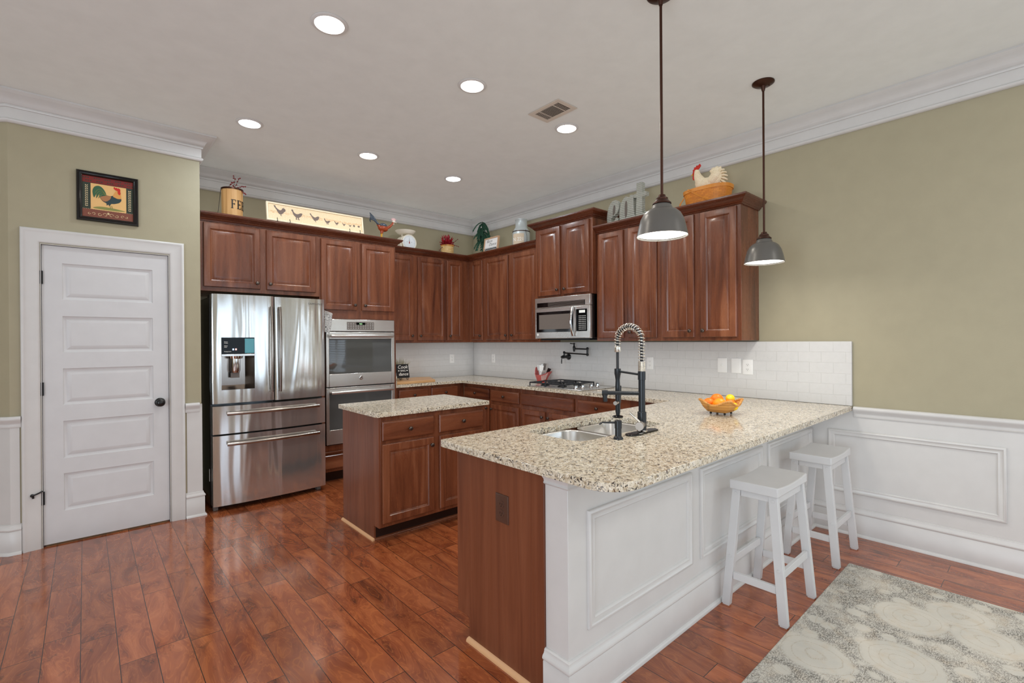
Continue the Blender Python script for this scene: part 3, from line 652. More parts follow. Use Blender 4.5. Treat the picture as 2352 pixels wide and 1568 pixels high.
# ---------------------------------------------------------------- worktops
def arc(cx, cy, r, a0, a1, n=8): return [(cx+r*math.cos(math.radians(a0+(a1-a0)*i/n)), cy+r*math.sin(math.radians(a0+(a1-a0)*i/n))) for i in range(n+1)]
def slab(name, out, holes, z0, z1, label, cat, mat):
    m = MB(); bm = m.b; loops = []
    for pts in [out]+holes:
        vs = [bm.verts.new((p[0], p[1], z1)) for p in pts]; loops.append(vs)
        for i in range(len(vs)): bm.edges.new((vs[i], vs[(i+1) % len(vs)]))
    bmesh.ops.triangle_fill(bm, use_beauty=True, use_dissolve=False, edges=bm.edges[:])
    top = bm.faces[:]; low = {}
    for l in loops:
        for q in l: low[q] = bm.verts.new((q.co.x, q.co.y, z0))
    for f in top: bm.faces.new([low[q] for q in f.verts][::-1])
    for l in loops:
        for i in range(len(l)):
            a, c = l[i], l[(i+1) % len(l)]; bm.faces.new([a, c, low[c], low[a]])
    o = obj(name, m, mat, bev=.006, seg=3); return tag(o, label, cat)
out = [(2.534, YW-.0225), (4.0475, YW-.0225), (4.0475, .942)] + arc(1.283+.13, .942+.13, .13, 270, 180, 10) + arc(1.283+.025, 1.985-.025, .025, 180, 90, 4) + arc(3.42-.02, 1.985+.02, .02, 270, 360, 3) + [(3.42, 4.76), (2.534, 4.76)]
HX0, HX1, HY0, HY1 = 1.735, 2.478, 1.476, 1.856
hole = arc(HX1-.07, HY0+.07, .07, 270, 360, 6) + arc(HX1-.07, HY1-.07, .07, 0, 90, 6) + arc(HX0+.07, HY1-.07, .07, 90, 180, 6) + arc(HX0+.07, HY0+.07, .07, 180, 270, 6)
slab('countertop', out, [hole], .8825, .914, 'long speckled granite worktop wrapping from the back wall round to the peninsula', 'countertop', M['granite'])
out = arc(2.462-.015, 3.045+.015, .015, 270, 360, 3) + arc(2.462-.015, 3.712-.015, .015, 0, 90, 3) + arc(1.472+.015, 3.712-.015, .015, 90, 180, 3) + arc(1.472+.015, 3.045+.015, .015, 180, 270, 3)
slab('island_countertop', out, [], .8740, .905, 'rectangular granite slab on top of the small island', 'countertop', M['granite'])
b = MB().box((2.5345, 4.77, .9145), (2.552, YW-.024, 1.01)); tag(obj('side_splash', b, M['granite'], bev=.003), 'short granite side splash standing against the oven cabinet', 'splash')
# ---------------------------------------------------------------- refrigerator
t = thing('refrigerator', 'stainless four-door refrigerator with ice dispenser beside the pantry', 'refrigerator', (1.23, 4.95, 0))
FX0, FX1, FY = .775, 1.688, 4.555
b = MB().box((.768, 4.648, .03), (1.692, 5.34, 1.772)); obj('body', b, M['blackgloss'], t, bev=.006)
def bow(x):                       # gentle outward bow of the door fronts
    u = (x-FX0)/(FX1-FX0); return FY - .028*(1-(2*u-1)**2) 
def panel(name, x0, x1, z0, z1, parent=None, hole=None, mat=None):
    b = MB(); n = 22; xs = [x0+(x1-x0)*i/n for i in range(n+1)]
    e = lambda x: min(1.0, min(x-x0, x1-x)/.010)
    if hole: xs = sorted(set([round(q, 5) for q in xs if not any(abs(q-h) < .012 for h in hole[:2])] + list(hole[:2])))
    zs = [z0, z1] if not hole else [z0, hole[2], hole[3], z1]
    f = [[b.v((x, bow(x)+.007*(1-math.sqrt(max(0, 1-(1-e(x))**2))), z)) for z in zs] for x in xs]
    k = [[b.v((x, 4.646, z)) for z in zs] for x in xs]
    inh = lambda i, j: hole and j == 1 and xs[i] >= hole[0]-1e-6 and xs[i+1] <= hole[1]+1e-6
    for i in range(len(xs)-1):
        for j in range(len(zs)-1):
            if inh(i, j): continue
            b.f([f[i][j], f[i+1][j], f[i+1][j+1], f[i][j+1]]); b.f([k[i][j], k[i][j+1], k[i+1][j+1], k[i+1][j]])
        b.f([f[i][0], k[i][0], k[i+1][0], f[i+1][0]]); b.f([f[i][-1], f[i+1][-1], k[i+1][-1], k[i][-1]])
    for j in range(len(zs)-1):
        b.f([f[0][j], f[0][j+1], k[0][j+1], k[0][j]]); b.f([f[-1][j], k[-1][j], k[-1][j+1], f[-1][j+1]])
    if hole:
        i0 = min(range(len(xs)), key=lambda i: abs(xs[i]-hole[0])); i1 = min(range(len(xs)), key=lambda i: abs(xs[i]-hole[1]))
        for i in range(i0, i1): b.f([f[i][1], f[i+1][1], k[i+1][1], k[i][1]]); b.f([f[i][2], k[i][2], k[i+1][2], f[i+1][2]])
        for i in (i0, i1): b.f([f[i][1], k[i][1], k[i][2], f[i][2]])
    return obj(name, b, mat or M['steel'], parent or t, ang=40)
XM = 1.240
HL = (.838, 1.082, 1.0, 1.434)
dl = panel('door', FX0, XM-.004, .889, 1.793, hole=HL); dr = panel('door', XM+.004, FX1, .885, 1.790)
w1 = panel('drawer', FX0, FX1, .637, .866); w2 = panel('drawer', FX0, FX1, .045, .622)
for x, dd in ((1.209, dl), (1.276, dr)):       # long bowed vertical handles
    b = MB(); pts = []
    for i in range(17):
        u = i/16; z = .964+(1.70-.964)*u; pts.append((x, bow(x)-.030-.026*math.sin(PI*u), z))
    b.tube(pts, [.016]*17, 12, flat=.75); b.tube([(x, bow(x)+.002, .975), (x, bow(x)-.032, .972)], .011); b.tube([(x, bow(x)+.002, 1.69), (x, bow(x)-.032, 1.692)], .011)
    obj('handle', b, M['handle'], dd, ang=60)
for z, dd in ((.806, w1), (.556, w2)):
    b = MB(); b.tube([(.868+.745*i/16, bow(.868+.745*i/16)-.044-.008*math.sin(PI*i/16), z) for i in range(17)], .0155, 14)
    for x in (.885, 1.596): b.tube([(x, bow(x)+.003, z+.004), (x, bow(x)-.044, z)], .012)
    obj('handle', b, M['handle'], dd, ang=60)
V, Q = txt('SAMSUNG', .026, .0008, space=1.15); b = MB(); b.add([(1.60+p[0], bow(1.60+p[0])-.0004+p[1], 1.735+p[2]) for p in V], Q); obj('lettering', b, M['greyink'], dr, smooth=False)
# dispenser
ds = MB(); yb = bow(.96); ds.box((HL[0]+.001, yb-.004, 1.297), (HL[1]-.001, 4.640, 1.432)); ds = obj('dispenser', ds, M['display'], dl, bev=.002); ds['label'] = 'black dispenser control panel'
b = MB(); g = [(HL[0]+.001, 1.002), (HL[1]-.001, 1.002), (HL[1]-.001, 1.278), (HL[0]+.001, 1.278)]
yi = 4.636; A = [b.v((p[0], bow(p[0])+.002, p[1])) for p in g]; B = [b.v((p[0]+(.012 if i in (0, 3) else -.05), yi, p[1]+(.03 if i < 2 else 0))) for i, p in enumerate(g)]
for i in range(4): b.f([A[i], A[(i+1) % 4], B[(i+1) % 4], B[i]])
b.f(B); obj('recess', b, M['handle'], dl, smooth=False)
b = MB().box((HL[0]-.001, yb-.010, 1.278), (HL[1]+.001, yb+.03, 1.296)); obj('trim_bar', b, M['steel2'], dl, bev=.002)
b = MB(); b.M = Matrix.Translation((.945, yb+.035, 1.14)); b.lathe([(.030, 0), (.036, .02), (.036, .115), (.052, .118), (.056, .14), (0, .14)], 20); obj('spout', b, M['chrome'], dl)
b = MB().box((.912, yb+.045, 1.095), (.978, yb+.06, 1.14)); obj('lever', b, M['greyhandle'], dl, bev=.003)
b = MB().box((1.008, yb-.006, 1.302), (1.080, yb-.0042, 1.425)); obj('touch_panel', b, M['teal'], dl, bev=.001)
for k, z in enumerate((1.395, 1.362, 1.326)):
    for m_, wd in ((0, .03), (1, .038)):
        if k == 2 and m_ == 0: continue
        V, Q = txt(('Power', 'Freeze', 'Water', 'Filter', '', 'Energy Saver')[k*2+m_], .010, .0006, align='LEFT'); b = MB(); b.M = Matrix.Translation((.856, yb-.0042, z-.011*m_)); b.add(V, Q); obj('print', b, M['whiteink'], dl, smooth=False)
for x, m_ in ((.922, 'led_blue'), (.942, 'led_red')): obj('indicator', MB().box((x-.006, yb-.0052, 1.328), (x+.006, yb-.0042, 1.342)), M[m_], dl, smooth=False)
obj('kick_grille', MB().box((.785, 4.70, .004), (1.675, 4.74, .05)), M['black'], t, smooth=False)
for x in (.80, 1.64): obj('foot', MB().box((x-.018, 4.60, .0005), (x+.018, 4.66, .036)), M['greyhandle'], t, bev=.004)
for x in (.83, 1.63): obj('hinge_cover', MB().box((x-.05, 4.60, 1.796), (x+.05, 4.76, 1.815)) if 0 else MB().box((x-.05, 4.655, 1.7725), (x+.05, 4.78, 1.80)), M['black'], t, bev=.006)
obj('rating_label', MB().box((.7655, 4.655, .24), (.7678, 4.675, .34)), M['plate'], t, smooth=False)
# ---------------------------------------------------------------- double wall oven
OX0, OX1, OY = 1.762, 2.497, 4.722
t = thing('double_wall_oven', 'stainless double wall oven built into the tall cherry cabinet', 'oven', (2.13, 5.0, .37))
obj('chassis', MB().box((1.768, 4.7475, .376), (2.494, 5.32, 1.616)), M['black'], t, smooth=False) 
o = obj('control_panel', MB().box((OX0, OY, 1.497), (OX1, 4.747, 1.617)), M['steel2'], t, bev=.004)
c = obj('keypad', MB().box((1.973, OY-.003, 1.514), (2.262, OY-.0002, 1.592)), M['greyhandle'], o, bev=.002)
obj('screen', MB().box((2.07, OY-.0042, 1.562), (2.165, OY-.0032, 1.588)), M['display'], o, smooth=False)
V, Q = txt('9:41', .018, .0006); b = MB(); b.M = Matrix.Translation((2.118, OY-.0043, 1.568)); b.add(V, Q); obj('readout', b, M['led_green'], o, smooth=False)
for r_ in range(4):
    b = MB()
    for q in range(11):
        x = 1.988+q*.0259
        if 2.06 < x < 2.172 and r_ == 0: continue
        b.box((x-.007, OY-.0042, 1.574-r_*.0165), (x+.007, OY-.0032, 1.580-r_*.0165))
    obj('button_row', b, M['button'], o, smooth=False)
def ovendoor(z0, z1, gz0, gz1, hz, badge=None):
    b = MB(); gx0, gx1 = OX0+.030, OX1-.036
    for a, e in (((OX0, z0), (gx0, z1)), ((gx1, z0), (OX1, z1)), ((gx0, z0), (gx1, gz0)), ((gx0, gz1), (gx1, z1))): b.box((a[0], OY, a[1]), (e[0], 4.746, e[1]))
    d = obj('oven_door', b, M['steel2'], t, bev=.003)
    obj('window', MB().box((gx0+.0005, OY+.004, gz0+.0005), (gx1-.0005, 4.744, gz1-.0005)), M['darkglass'], d, smooth=False)
    b = MB(); b.tube([(1.797, OY-.05, hz), (1.815, OY-.056, hz)] + [(1.815+.62*i/8, OY-.056-.006*math.sin(PI*i/8), hz) for i in range(1, 9)] + [(2.455, OY-.05, hz)], .0165, 14)
    for x in (1.812, 2.44): b.tube([(x, OY+.001, hz), (x, OY-.05, hz)], .011)
    obj('handle', b, M['steel2'], d, ang=60)
    if badge:
        b = MB(); b.M = Matrix.Translation((2.118, OY-.0003, badge)) @ Matrix.Rotation(PI/2, 4, 'X'); b.lathe([(0, 0), (.019, 0), (.020, .003), (.017, .006), (.012, .005), (0, .007)], 24); obj('badge', b, M['chrome'], d, ang=60)
ovendoor(.946, 1.490, 1.072, 1.420, 1.450, 1.022); ovendoor(.378, .936, .520, .882, .892)
obj('vent_strip', MB().box((OX0+.01, OY+.004, .3705), (OX1-.01, 4.746, .3775)), M['black'], t, smooth=False)
# ---------------------------------------------------------------- microwave
t = thing('microwave', 'stainless over-the-range microwave hung under the short cherry cabinet', 'microwave', (3.86, 3.35, 1.41))
MY0, MY1, MX = 3.728, 2.970, 3.648
obj('body', MB().box((3.688, MY1+.003, 1.416), (4.046, MY0-.003, 1.842)), M['blackgloss'], t, bev=.002)
fm = F((MX, MY0, 0), (0, -1, 0), (-1, 0, 0)); mw = MY0-MY1
b = MB(); b.M = fm; b.box((0, 0, 1.735), (mw, .039, 1.842)); o = obj('vent_panel', b, M['steel2'], t, bev=.004)
b = MB(); b.M = fm; b.box((.035, -.002, 1.742), (mw-.06, -.0003, 1.790)); obj('vent_grille', b, M['blackgloss'], o, bev=.001)
b = MB(); b.M = fm
for k in range(4): b.box((.20, -.0045, 1.748+k*.011), (mw-.065, -.0022, 1.752+k*.011))
obj('vent_slats', b, M['greyhandle'], o, smooth=False)
b = MB(); b.M = fm; b.box((0, 0, 1.412), (mw, .039, 1.7335)); d = obj('front', b, M['steel2'], t, bev=.005)
b = MB(); b.M = fm; b.rings(.515, .212, [(0, 0), (0, .003), (.004, .005), (.045, .005), (.047, .0035)]) if 0 else b.box((.026, -.003, 1.478), (.545, -.0003, 1.692)); o = obj('window', b, M['blackgloss'], d, bev=.002)
b = MB(); b.M = fm; b.box((.066, -.0042, 1.508), (.50, -.0032, 1.662)); obj('mesh_screen', b, M['greyhandle'], d, smooth=False)
b = MB(); b.M = fm; pts = [(.552, -.016-.034*math.sin(PI*i/12), 1.438+.288*i/12) for i in range(13)]; b.tube(pts, .013, 12); obj('handle', b, M['chrome'], d, ang=60)
b = MB(); b.M = fm; b.box((.585, -.003, 1.482), (.722, -.0003, 1.700)); o = obj('keypad', b, M['display'], d, bev=.002)
b = MB(); b.M = fm; b.box((.625, -.0042, 1.662), (.70, -.0032, 1.688)); obj('readout', b, M['lcd'], d, smooth=False)
for r_ in range(8):
    b = MB(); b.M = fm
    for q in range(5): b.box((.620+q*.019, -.0042, 1.497+r_*.0185), (.631+q*.019, -.0032, 1.506+r_*.0185))
    obj('button_row', b, M['button'], d, smooth=False)
b = MB(); b.M = fm @ Matrix.Translation((.045, -.0003, 1.452)) @ Matrix.Rotation(PI/2, 4, 'X'); b.lathe([(0, 0), (.013, 0), (.014, .002), (.011, .003), (0, .0035)], 20); obj('badge', b, M['plate'], d, ang=60)
obj('underside', MB().box((3.70, 3.02, 1.392), (4.03, 3.69, 1.4155)), M['black'], t, bev=.004)
# ---------------------------------------------------------------- cooktop
t = thing('gas_cooktop', 'stainless gas cooktop with black grates set into the granite under the microwave', 'cooktop', (3.70, 3.285, .914))
obj('tray', MB().box((3.455, 2.915, .9145), (3.965, 3.655, .924)), M['steel2'], t, bev=.004)
for k, (y0, y1) in enumerate(((3.415, 3.635), (3.165, 3.405))):
    b = MB(); x0, x1, z = 3.475, 3.945, .956
    for p, q in (((x0, y0), (x1, y0)), ((x0, y1), (x1, y1)), ((x0, y0), (x0, y1)), ((x1, y0), (x1, y1))): b.tube([(*p, z), (*q, z)], .0065, 8)
    ym = (y0+y1)/2
    for xc in (3.59, 3.83):
        for a in range(4): b.tube([(xc+.032*math.cos(a*PI/2+PI/4), ym+.032*math.sin(a*PI/2+PI/4), z+.002), (xc+.10*math.cos(a*PI/2+PI/4), ym+.10*math.sin(a*PI/2+PI/4), z)], .006, 8)
    b.tube([(3.71, y0, z), (3.71, y1, z)], .006, 8)
    for x in (x0, 3.71, x1):
        for y in (y0+.002, y1-.002): b.tube([(x, y, z), (x, y, .9245)], .0065, 8)
    obj('grate', b, M['castiron'], t, ang=60)
for xc, yc in ((3.59, 3.525), (3.83, 3.525), (3.59, 3.285), (3.83, 3.285)):
    b = MB(); b.M = Matrix.Translation((xc, yc, .9243)); b.lathe([(0, 0), (.048, 0), (.046, .008), (.034, .010), (.034, .018), (.028, .022), (0, .022)], 24); obj('burner', b, M['black'], t)
for xc in (3.53, 3.63, 3.76, 3.86):
    b = MB(); b.M = Matrix.Translation((xc, 3.05, .9243)); b.lathe([(0, 0), (.024, 0), (.022, .006), (.018, .010), (.016, .028), (0, .029)], 20); b.box((-.004, -.018, .026), (.004, .018, .036)); obj('control_knob', b, M['chrome'], t)
# ---------------------------------------------------------------- sink
t = thing('double_sink', 'stainless double-bowl sink mounted under the peninsula granite', 'sink', (2.1, 1.67, .68))
def rr(x0, x1, y0, y1, r, n=6): return arc(x1-r, y0+r, r, 270, 360, n)+arc(x1-r, y1-r, r, 0, 90, n)+arc(x0+r, y1-r, r, 90, 180, n)+arc(x0+r, y0+r, r, 180, 270, n)
def bowl(x0, x1):
    b = MB(); L = []
    for ins, z, r in ((-.014, .8815, .092), (0, .8815, .085), (.003, .876, .082), (.010, .71, .08), (.022, .688, .07), (.05, .680, .05)): L.append([b.v((p[0], p[1], z)) for p in rr(x0+ins, x1-ins, HY0+.008+ins, HY1-.008-ins, r)])
    for ins, z, r in ((.05, .677, .05), (.019, .685, .07), (.007, .71, .08), (.0, .8765, .085), (-.014, .879, .092)): L.append([b.v((p[0], p[1], z)) for p in rr(x0+ins, x1-ins, HY0+.008+ins, HY1-.008-ins, r)])
    n = len(L[0])
    for A, B in list(zip(L, L[1:])) + [(L[-1], L[0])]:
        if A is L[5]: continue
        for i in range(n): b.f([A[i], A[(i+1) % n], B[(i+1) % n], B[i]])
    b.f(L[5]); b.f(L[6][::-1]); o = obj('bowl', b, M['steel2'], t, ang=70)
    b = MB(); b.M = Matrix.Translation(((x0+x1)/2, 1.68, .6803)); b.lathe([(.045, 0), (.04, .002), (.012, .0005), (0, .0005)], 20); obj('drain', b, M['chrome'], o)
bowl(1.748, 2.082); bowl(2.118, 2.466)
# ---------------------------------------------------------------- faucet
fx, fy = 2.139, 1.405
t = thing('kitchen_faucet', 'tall black spring-neck faucet on an oval deck plate behind the sink', 'faucet', (fx, fy, .914))
pl = arc(fx+.10, fy, .028, -90, 90, 8) + arc(fx-.10, fy, .028, 90, 270, 8)
obj('deck_plate', MB().prism(pl, .9145, .922), M['blackgloss'], t, bev=.003, seg=2)
b = MB(); b.M = Matrix.Translation((fx, fy, .9222)); b.lathe([(0, 0), (.026, 0), (.027, .004), (.024, .009), (0, .009)], 28); obj('base_ring', b, M['chrome'], t)
b = MB(); b.M = Matrix.Translation((fx, fy, .9314)); b.lathe([(0, 0), (.0225, 0), (.0225, .090), (.021, .092), (.017, .093), (.017, .255), (.0195, .256), (.0195, .298), (.018, .300), (0, .300)], 28); obj('column', b, M['matteblack'], t)
dirs = lambda a: Vector((math.cos(math.radians(a)), math.sin(math.radians(a)), 0))
d = dirs(205); P0 = Vector((fx, fy, .962))
b = MB(); b.tube([P0, P0+d*.052], .0205, 20); obj('valve_body', b, M['matteblack'], t, ang=60)
b = MB(); b.tube([P0+d*.0522, P0+d*.088], .0205, 20); h_ = obj('valve_cap', b, M['capsteel'], t, ang=60)
e = dirs(120); b = MB(); b.tube([P0+d*.07+Vector((0, 0, .018)), P0+d*.06+e*.05+Vector((0, 0, .062))], .005, 10); obj('lever', b, M['nickel'], t, ang=60)
s_ = dirs(128); zS = 1.118
b = MB(); b.tube([Vector((fx, fy, zS))+s_*.012, Vector((fx, fy, zS))+s_*.172], .0105, 16); obj('spout', b, M['matteblack'], t, ang=60)
b = MB(); Q0 = Vector((fx, fy, zS))+s_*.172; b.tube([Q0, Q0+s_*.03], .0145, 18); b.tube([Q0+s_*.016+Vector((0, 0, -.004)), Q0+s_*.012+Vector((0, 0, -.045))], [.013, .011], 16); obj('spout_head', b, M['matteblack'], t, ang=60)
b = MB(); b.tube([Q0+s_*.0305, Q0+s_*.052], .0135, 18); obj('spout_cap', b, M['nickel'], t, ang=60)
# spray hose with its spring
a_ = dirs(82); R_ = .084; zc = 1.392
path = [Vector((fx, fy, 1.2318+(zc-1.2318)*i/10)) for i in range(11)]
path += [Vector((fx, fy, zc)) + a_*(R_-R_*math.cos(PI*i/20)) + Vector((0, 0, R_*.86*math.sin(PI*i/20))) for i in range(1, 21)]
hx = Vector((fx, fy, 0)) + a_*(2*R_)
path += [hx+Vector((0, 0, zc-.006*i)) for i in range(1, 7)]
b = MB(); b.tube(path + [hx+Vector((0, 0, 1.232))], .0075, 12); obj('hose', b, M['rubber'], t, ang=60)
Ls = [0.0]
for p, q in zip(path, path[1:]): Ls.append(Ls[-1]+(q-p).length)
tot = Ls[-1]; side = a_.cross(Vector((0, 0, 1)))
def at(s):
    s = min(max(s, 0), tot-1e-6); i = max(k for k in range(len(Ls)-1) if Ls[k] <= s); u = (s-Ls[i])/(Ls[i+1]-Ls[i]); p = path[i].lerp(path[i+1], u); tg = (path[i+1]-path[i]).normalized(); return p, tg
pts = []; ph = 0.0; s = .0
while s < tot:
    p, tg = at(s); n_ = side.cross(tg).normalized(); pts.append(p + (side*math.cos(ph)+n_*math.sin(ph))*.0165)
    pitch = .0042 if s < .048 else .0155
    s += pitch/14; ph += 2*PI/14
b = MB(); b.tube(pts, .0019, 6); obj('spring', b, M['spring'], t, ang=60)
b = MB(); b.M = Matrix.Translation(hx+Vector((0, 0, 1.328))); b.lathe([(0, 0), (.0165, 0), (.018, .005), (.018, .026), (.014, .030), (0, .030)], 22); obj('hose_collar', b, M['spring'], t)
b = MB(); b.M = Matrix.Translation(hx+Vector((0, 0, .985))); b.lathe([(0, 0), (.010, 0), (.0135, .02), (.0135, .15), (.0115, .19), (.015, .215), (.0175, .225), (.0175, .252), (.009, .253), (0, .253)], 22); sp = obj('spray_head', b, M['matteblack'], t)
b = MB(); b.M = Matrix.Translation(hx+Vector((0, 0, .972))); b.lathe([(0, 0), (.026, 0), (.030, .005), (.024, .010), (.012, .0128), (0, .0128)], 24); obj('nozzle', b, M['blackgloss'], sp)
f2 = dirs(20); Hx = hx+Vector((0, 0, 1.055)); b = MB(); b.tube([Hx+f2*.012+Vector((0, 0, -.02)), Hx+f2*.035, Hx+f2*.042+Vector((0, 0, .05)), Hx+f2*.05+Vector((0, 0, .085))], [.007, .0075, .008, .006], 10); obj('trigger', b, M['matteblack'], sp, ang=60)
b = MB(); b.tube([Hx+dirs(200)*.01, Hx+dirs(200)*.05], .011, 14); obj('side_knob', b, M['handle'], sp, ang=60)
b = MB(); b.tube([Vector((fx, fy, 1.214))+a_*.018, hx+Vector((0, 0, 1.222))-a_*.016], .006, 12); obj('holder_arm', b, M['matteblack'], t, ang=60)
t = thing('soap_dispenser', 'short black pump soap dispenser standing left of the faucet', 'soap dispenser', (1.924, 1.397, .914))
b = MB(); b.M = Matrix.Translation((1.924, 1.397, .9145)); b.lathe([(0, 0), (.024, 0), (.024, .004), (.020, .010), (.016, .014), (.0155, .05), (.0175, .052), (.0175, .088), (.016, .090), (0, .090)], 26); obj('body', b, M['matteblack'], t)
q = Vector((1.924, 1.397, .993)); b = MB(); b.tube([q+dirs(130)*.014, q+dirs(130)*.075, q+dirs(130)*.090+Vector((0, 0, -.010))], [.0045, .004, .0035], 10); obj('spout', b, M['matteblack'], t, ang=60)
# ---------------------------------------------------------------- pot filler
t = thing('pot_filler', 'black folding pot filler tap on the white tile above the cooktop', 'tap', (4.03, 3.60, 1.21))
X = 4.046
b = MB(); b.M = Matrix.Translation((X, 3.60, 1.208)) @ Matrix.Rotation(-PI/2, 4, 'Y'); b.lathe([(0, 0), (.034, 0), (.034, .006), (.026, .012), (.018, .03), (.014, .075), (.018, .078), (.018, .10), (.010, .112), (0, .114)], 24); obj('wall_flange', b, M['black'], t)
jx = X-.075
b = MB(); b.tube([(jx, 3.60, 1.21), (jx, 3.60, 1.255)], .010, 12); b.ball((jx, 3.60, 1.258), .014); b.tube([(jx, 3.60, 1.252), (jx, 3.27, 1.240)], .0075, 12); b.ball((jx, 3.27, 1.238), .015); obj('lower_arm', b, M['black'], t, ang=60)
b = MB(); b.tube([(jx, 3.27, 1.238), (jx, 3.27, 1.300)], .011, 12); b.ball((jx, 3.27, 1.302), .015); b.tube([(jx, 3.27, 1.296), (jx, 3.45, 1.300)], .0075, 12); obj('upper_arm', b, M['black'], t, ang=60)
b = MB(); b.M = Matrix.Translation((jx, 3.455, 1.268)); b.lathe([(0, 0), (.010, 0), (.014, .03), (.015, .05), (.008, .062), (.006, .078), (0, .078)], 16); b.ball((0, 0, .085), .011); b.tube([(0, .008, .085), (0, .055, .089)], [.004, .006], 10); obj('spout_valve', b, M['black'], t, ang=60)
b = MB(); b.ball((X-.115, 3.60, 1.208), .012); b.tube([(X-.115, 3.60, 1.20), (X-.118, 3.60, 1.150)], [.004, .007], 10); b.ball((X-.118, 3.60, 1.142), .007); obj('lever', b, M['black'], t, ang=60)
# ---------------------------------------------------------------- stools
def make_stool(cx, cy):
    t = thing('bar_stool', 'white wooden saddle-seat bar stool nearer the camera, second from the corner', 'stool', (cx, cy, 0), 'white bar stools')
    n = 14; sx, sy = .208, .118; b = MB(); T = []; U = []
    for i in range(n+1):
        x = -sx+2*sx*i/n; z = .653+.012*(x/sx)**2
        T.append([b.v((x, y, z)) for y in (-sy, sy)]); U.append([b.v((x, y, .6165)) for y in (-sy, sy)])
    for i in range(n):
        b.f([T[i][0], T[i+1][0], T[i+1][1], T[i][1]]); b.f([U[i][0], U[i][1], U[i+1][1], U[i+1][0]])
        for s in (0, 1): b.f([T[i][s], U[i][s], U[i+1][s], T[i+1][s]])
    b.f([T[0][0], T[0][1], U[0][1], U[0][0]]); b.f([T[n][0], U[n][0], U[n][1], T[n][1]])
    obj('seat', b, M['stool'], t, bev=.006, seg=3, local=True)
    def leg(sx_, sy_):
        b = MB(); hx, hy = .014, .021
        top = (sx_*.180, sy_*.088, .6345); bot = (sx_*.199, sy_*.139, .006)
        A = [b.v((bot[0]+i*hx, bot[1]+j*hy, bot[2])) for i, j in ((-1, -1), (1, -1), (1, 1), (-1, 1))]; B = [b.v((top[0]+i*hx, top[1]+j*hy, top[2]-.018)) for i, j in ((-1, -1), (1, -1), (1, 1), (-1, 1))]
        b.f(A[::-1]); b.f(B)
        for i in range(4): b.f([A[i], A[(i+1) % 4], B[(i+1) % 4], B[i]])
        l = obj('leg', b, M['stool'], t, bev=.002, local=True)
        b = MB(); b.box((bot[0]-.010, bot[1]-.016, .0005), (bot[0]+.010, bot[1]+.016, .0058)); obj('glide', b, M['plate'], l, local=True)
        for z in (.594, .262 if sx_ < 0 else .262):
            u = (z-bot[2])/(.616-bot[2]); x = bot[0]+(top[0]-bot[0])*u; y = bot[1]+(top[1]-bot[1])*u
            b = MB(); b.M = Matrix.Translation((x+sx_*hx, y, z)) @ Matrix.Rotation(sx_*PI/2, 4, 'Y'); b.lathe([(0, 0), (.008, 0), (.007, .0025), (0, .003)], 14); obj('screw_cover', b, M['stool'], l, local=True)
    for a in (-1, 1):
        for c in (-1, 1): leg(a, c)
    P = lambda sx_, sy_, z: Vector((sx_*(.199-.019*(z-.006)/.61), sy_*(.139-.051*(z-.006)/.61), z))
    def rail(p, q, w, h, name):
        b = MB(); d = (q-p).normalized(); s = Vector((-d.y, d.x, 0)).normalized(); A = []
        for e in (p, q): A.append([b.v(e+s*i*w+Vector((0, 0, j*h))) for i, j in ((-1, -1), (1, -1), (1, 1), (-1, 1))])
        for i in range(4): b.f([A[0][i], A[0][(i+1) % 4], A[1][(i+1) % 4], A[1][i]])
        b.f(A[0][::-1]); b.f(A[1]); obj(name, b, M['stool'], t, bev=.002, local=True)
    for s in (-1, 1):
        rail(P(-1, s, .235)+Vector((.0145, 0, 0)), P(1, s, .235)-Vector((.0145, 0, 0)), .009, .019, 'stretcher')
        rail(P(s, -1, .165)+Vector((0, .0215, 0)), P(s, 1, .165)-Vector((0, .0215, 0)), .009, .019, 'stretcher')
        rail(P(-1, s, .594)+Vector((.0145, 0, 0)), P(1, s, .594)-Vector((.0145, 0, 0)), .009, .022, 'apron')
        rail(P(s, -1, .600)+Vector((0, .0215, 0)), P(s, 1, .600)-Vector((0, .0215, 0)), .009, .016, 'apron')
    return t
def dup(root, loc, label):
    r = root.copy(); COL.objects.link(r); r.location = loc; r['label'] = label
    for ch in list(root.children):
        c = ch.copy(); COL.objects.link(c); c.parent = r
        for g in list(ch.children): d = g.copy(); COL.objects.link(d); d.parent = c
    return r
st = make_stool(2.716, 1.006); dup(st, (3.600, 1.016, 0), 'white wooden saddle-seat bar stool farther back, against the white wainscot')
# ---------------------------------------------------------------- rug
n = 40; b = MB().box((1.05, -1.75, .0006), (3.51, .838, .0115)); tag(obj('area_rug', b, M['rug'], bev=.004), 'distressed cream and grey medallion area rug on the wood floor', 'rug')
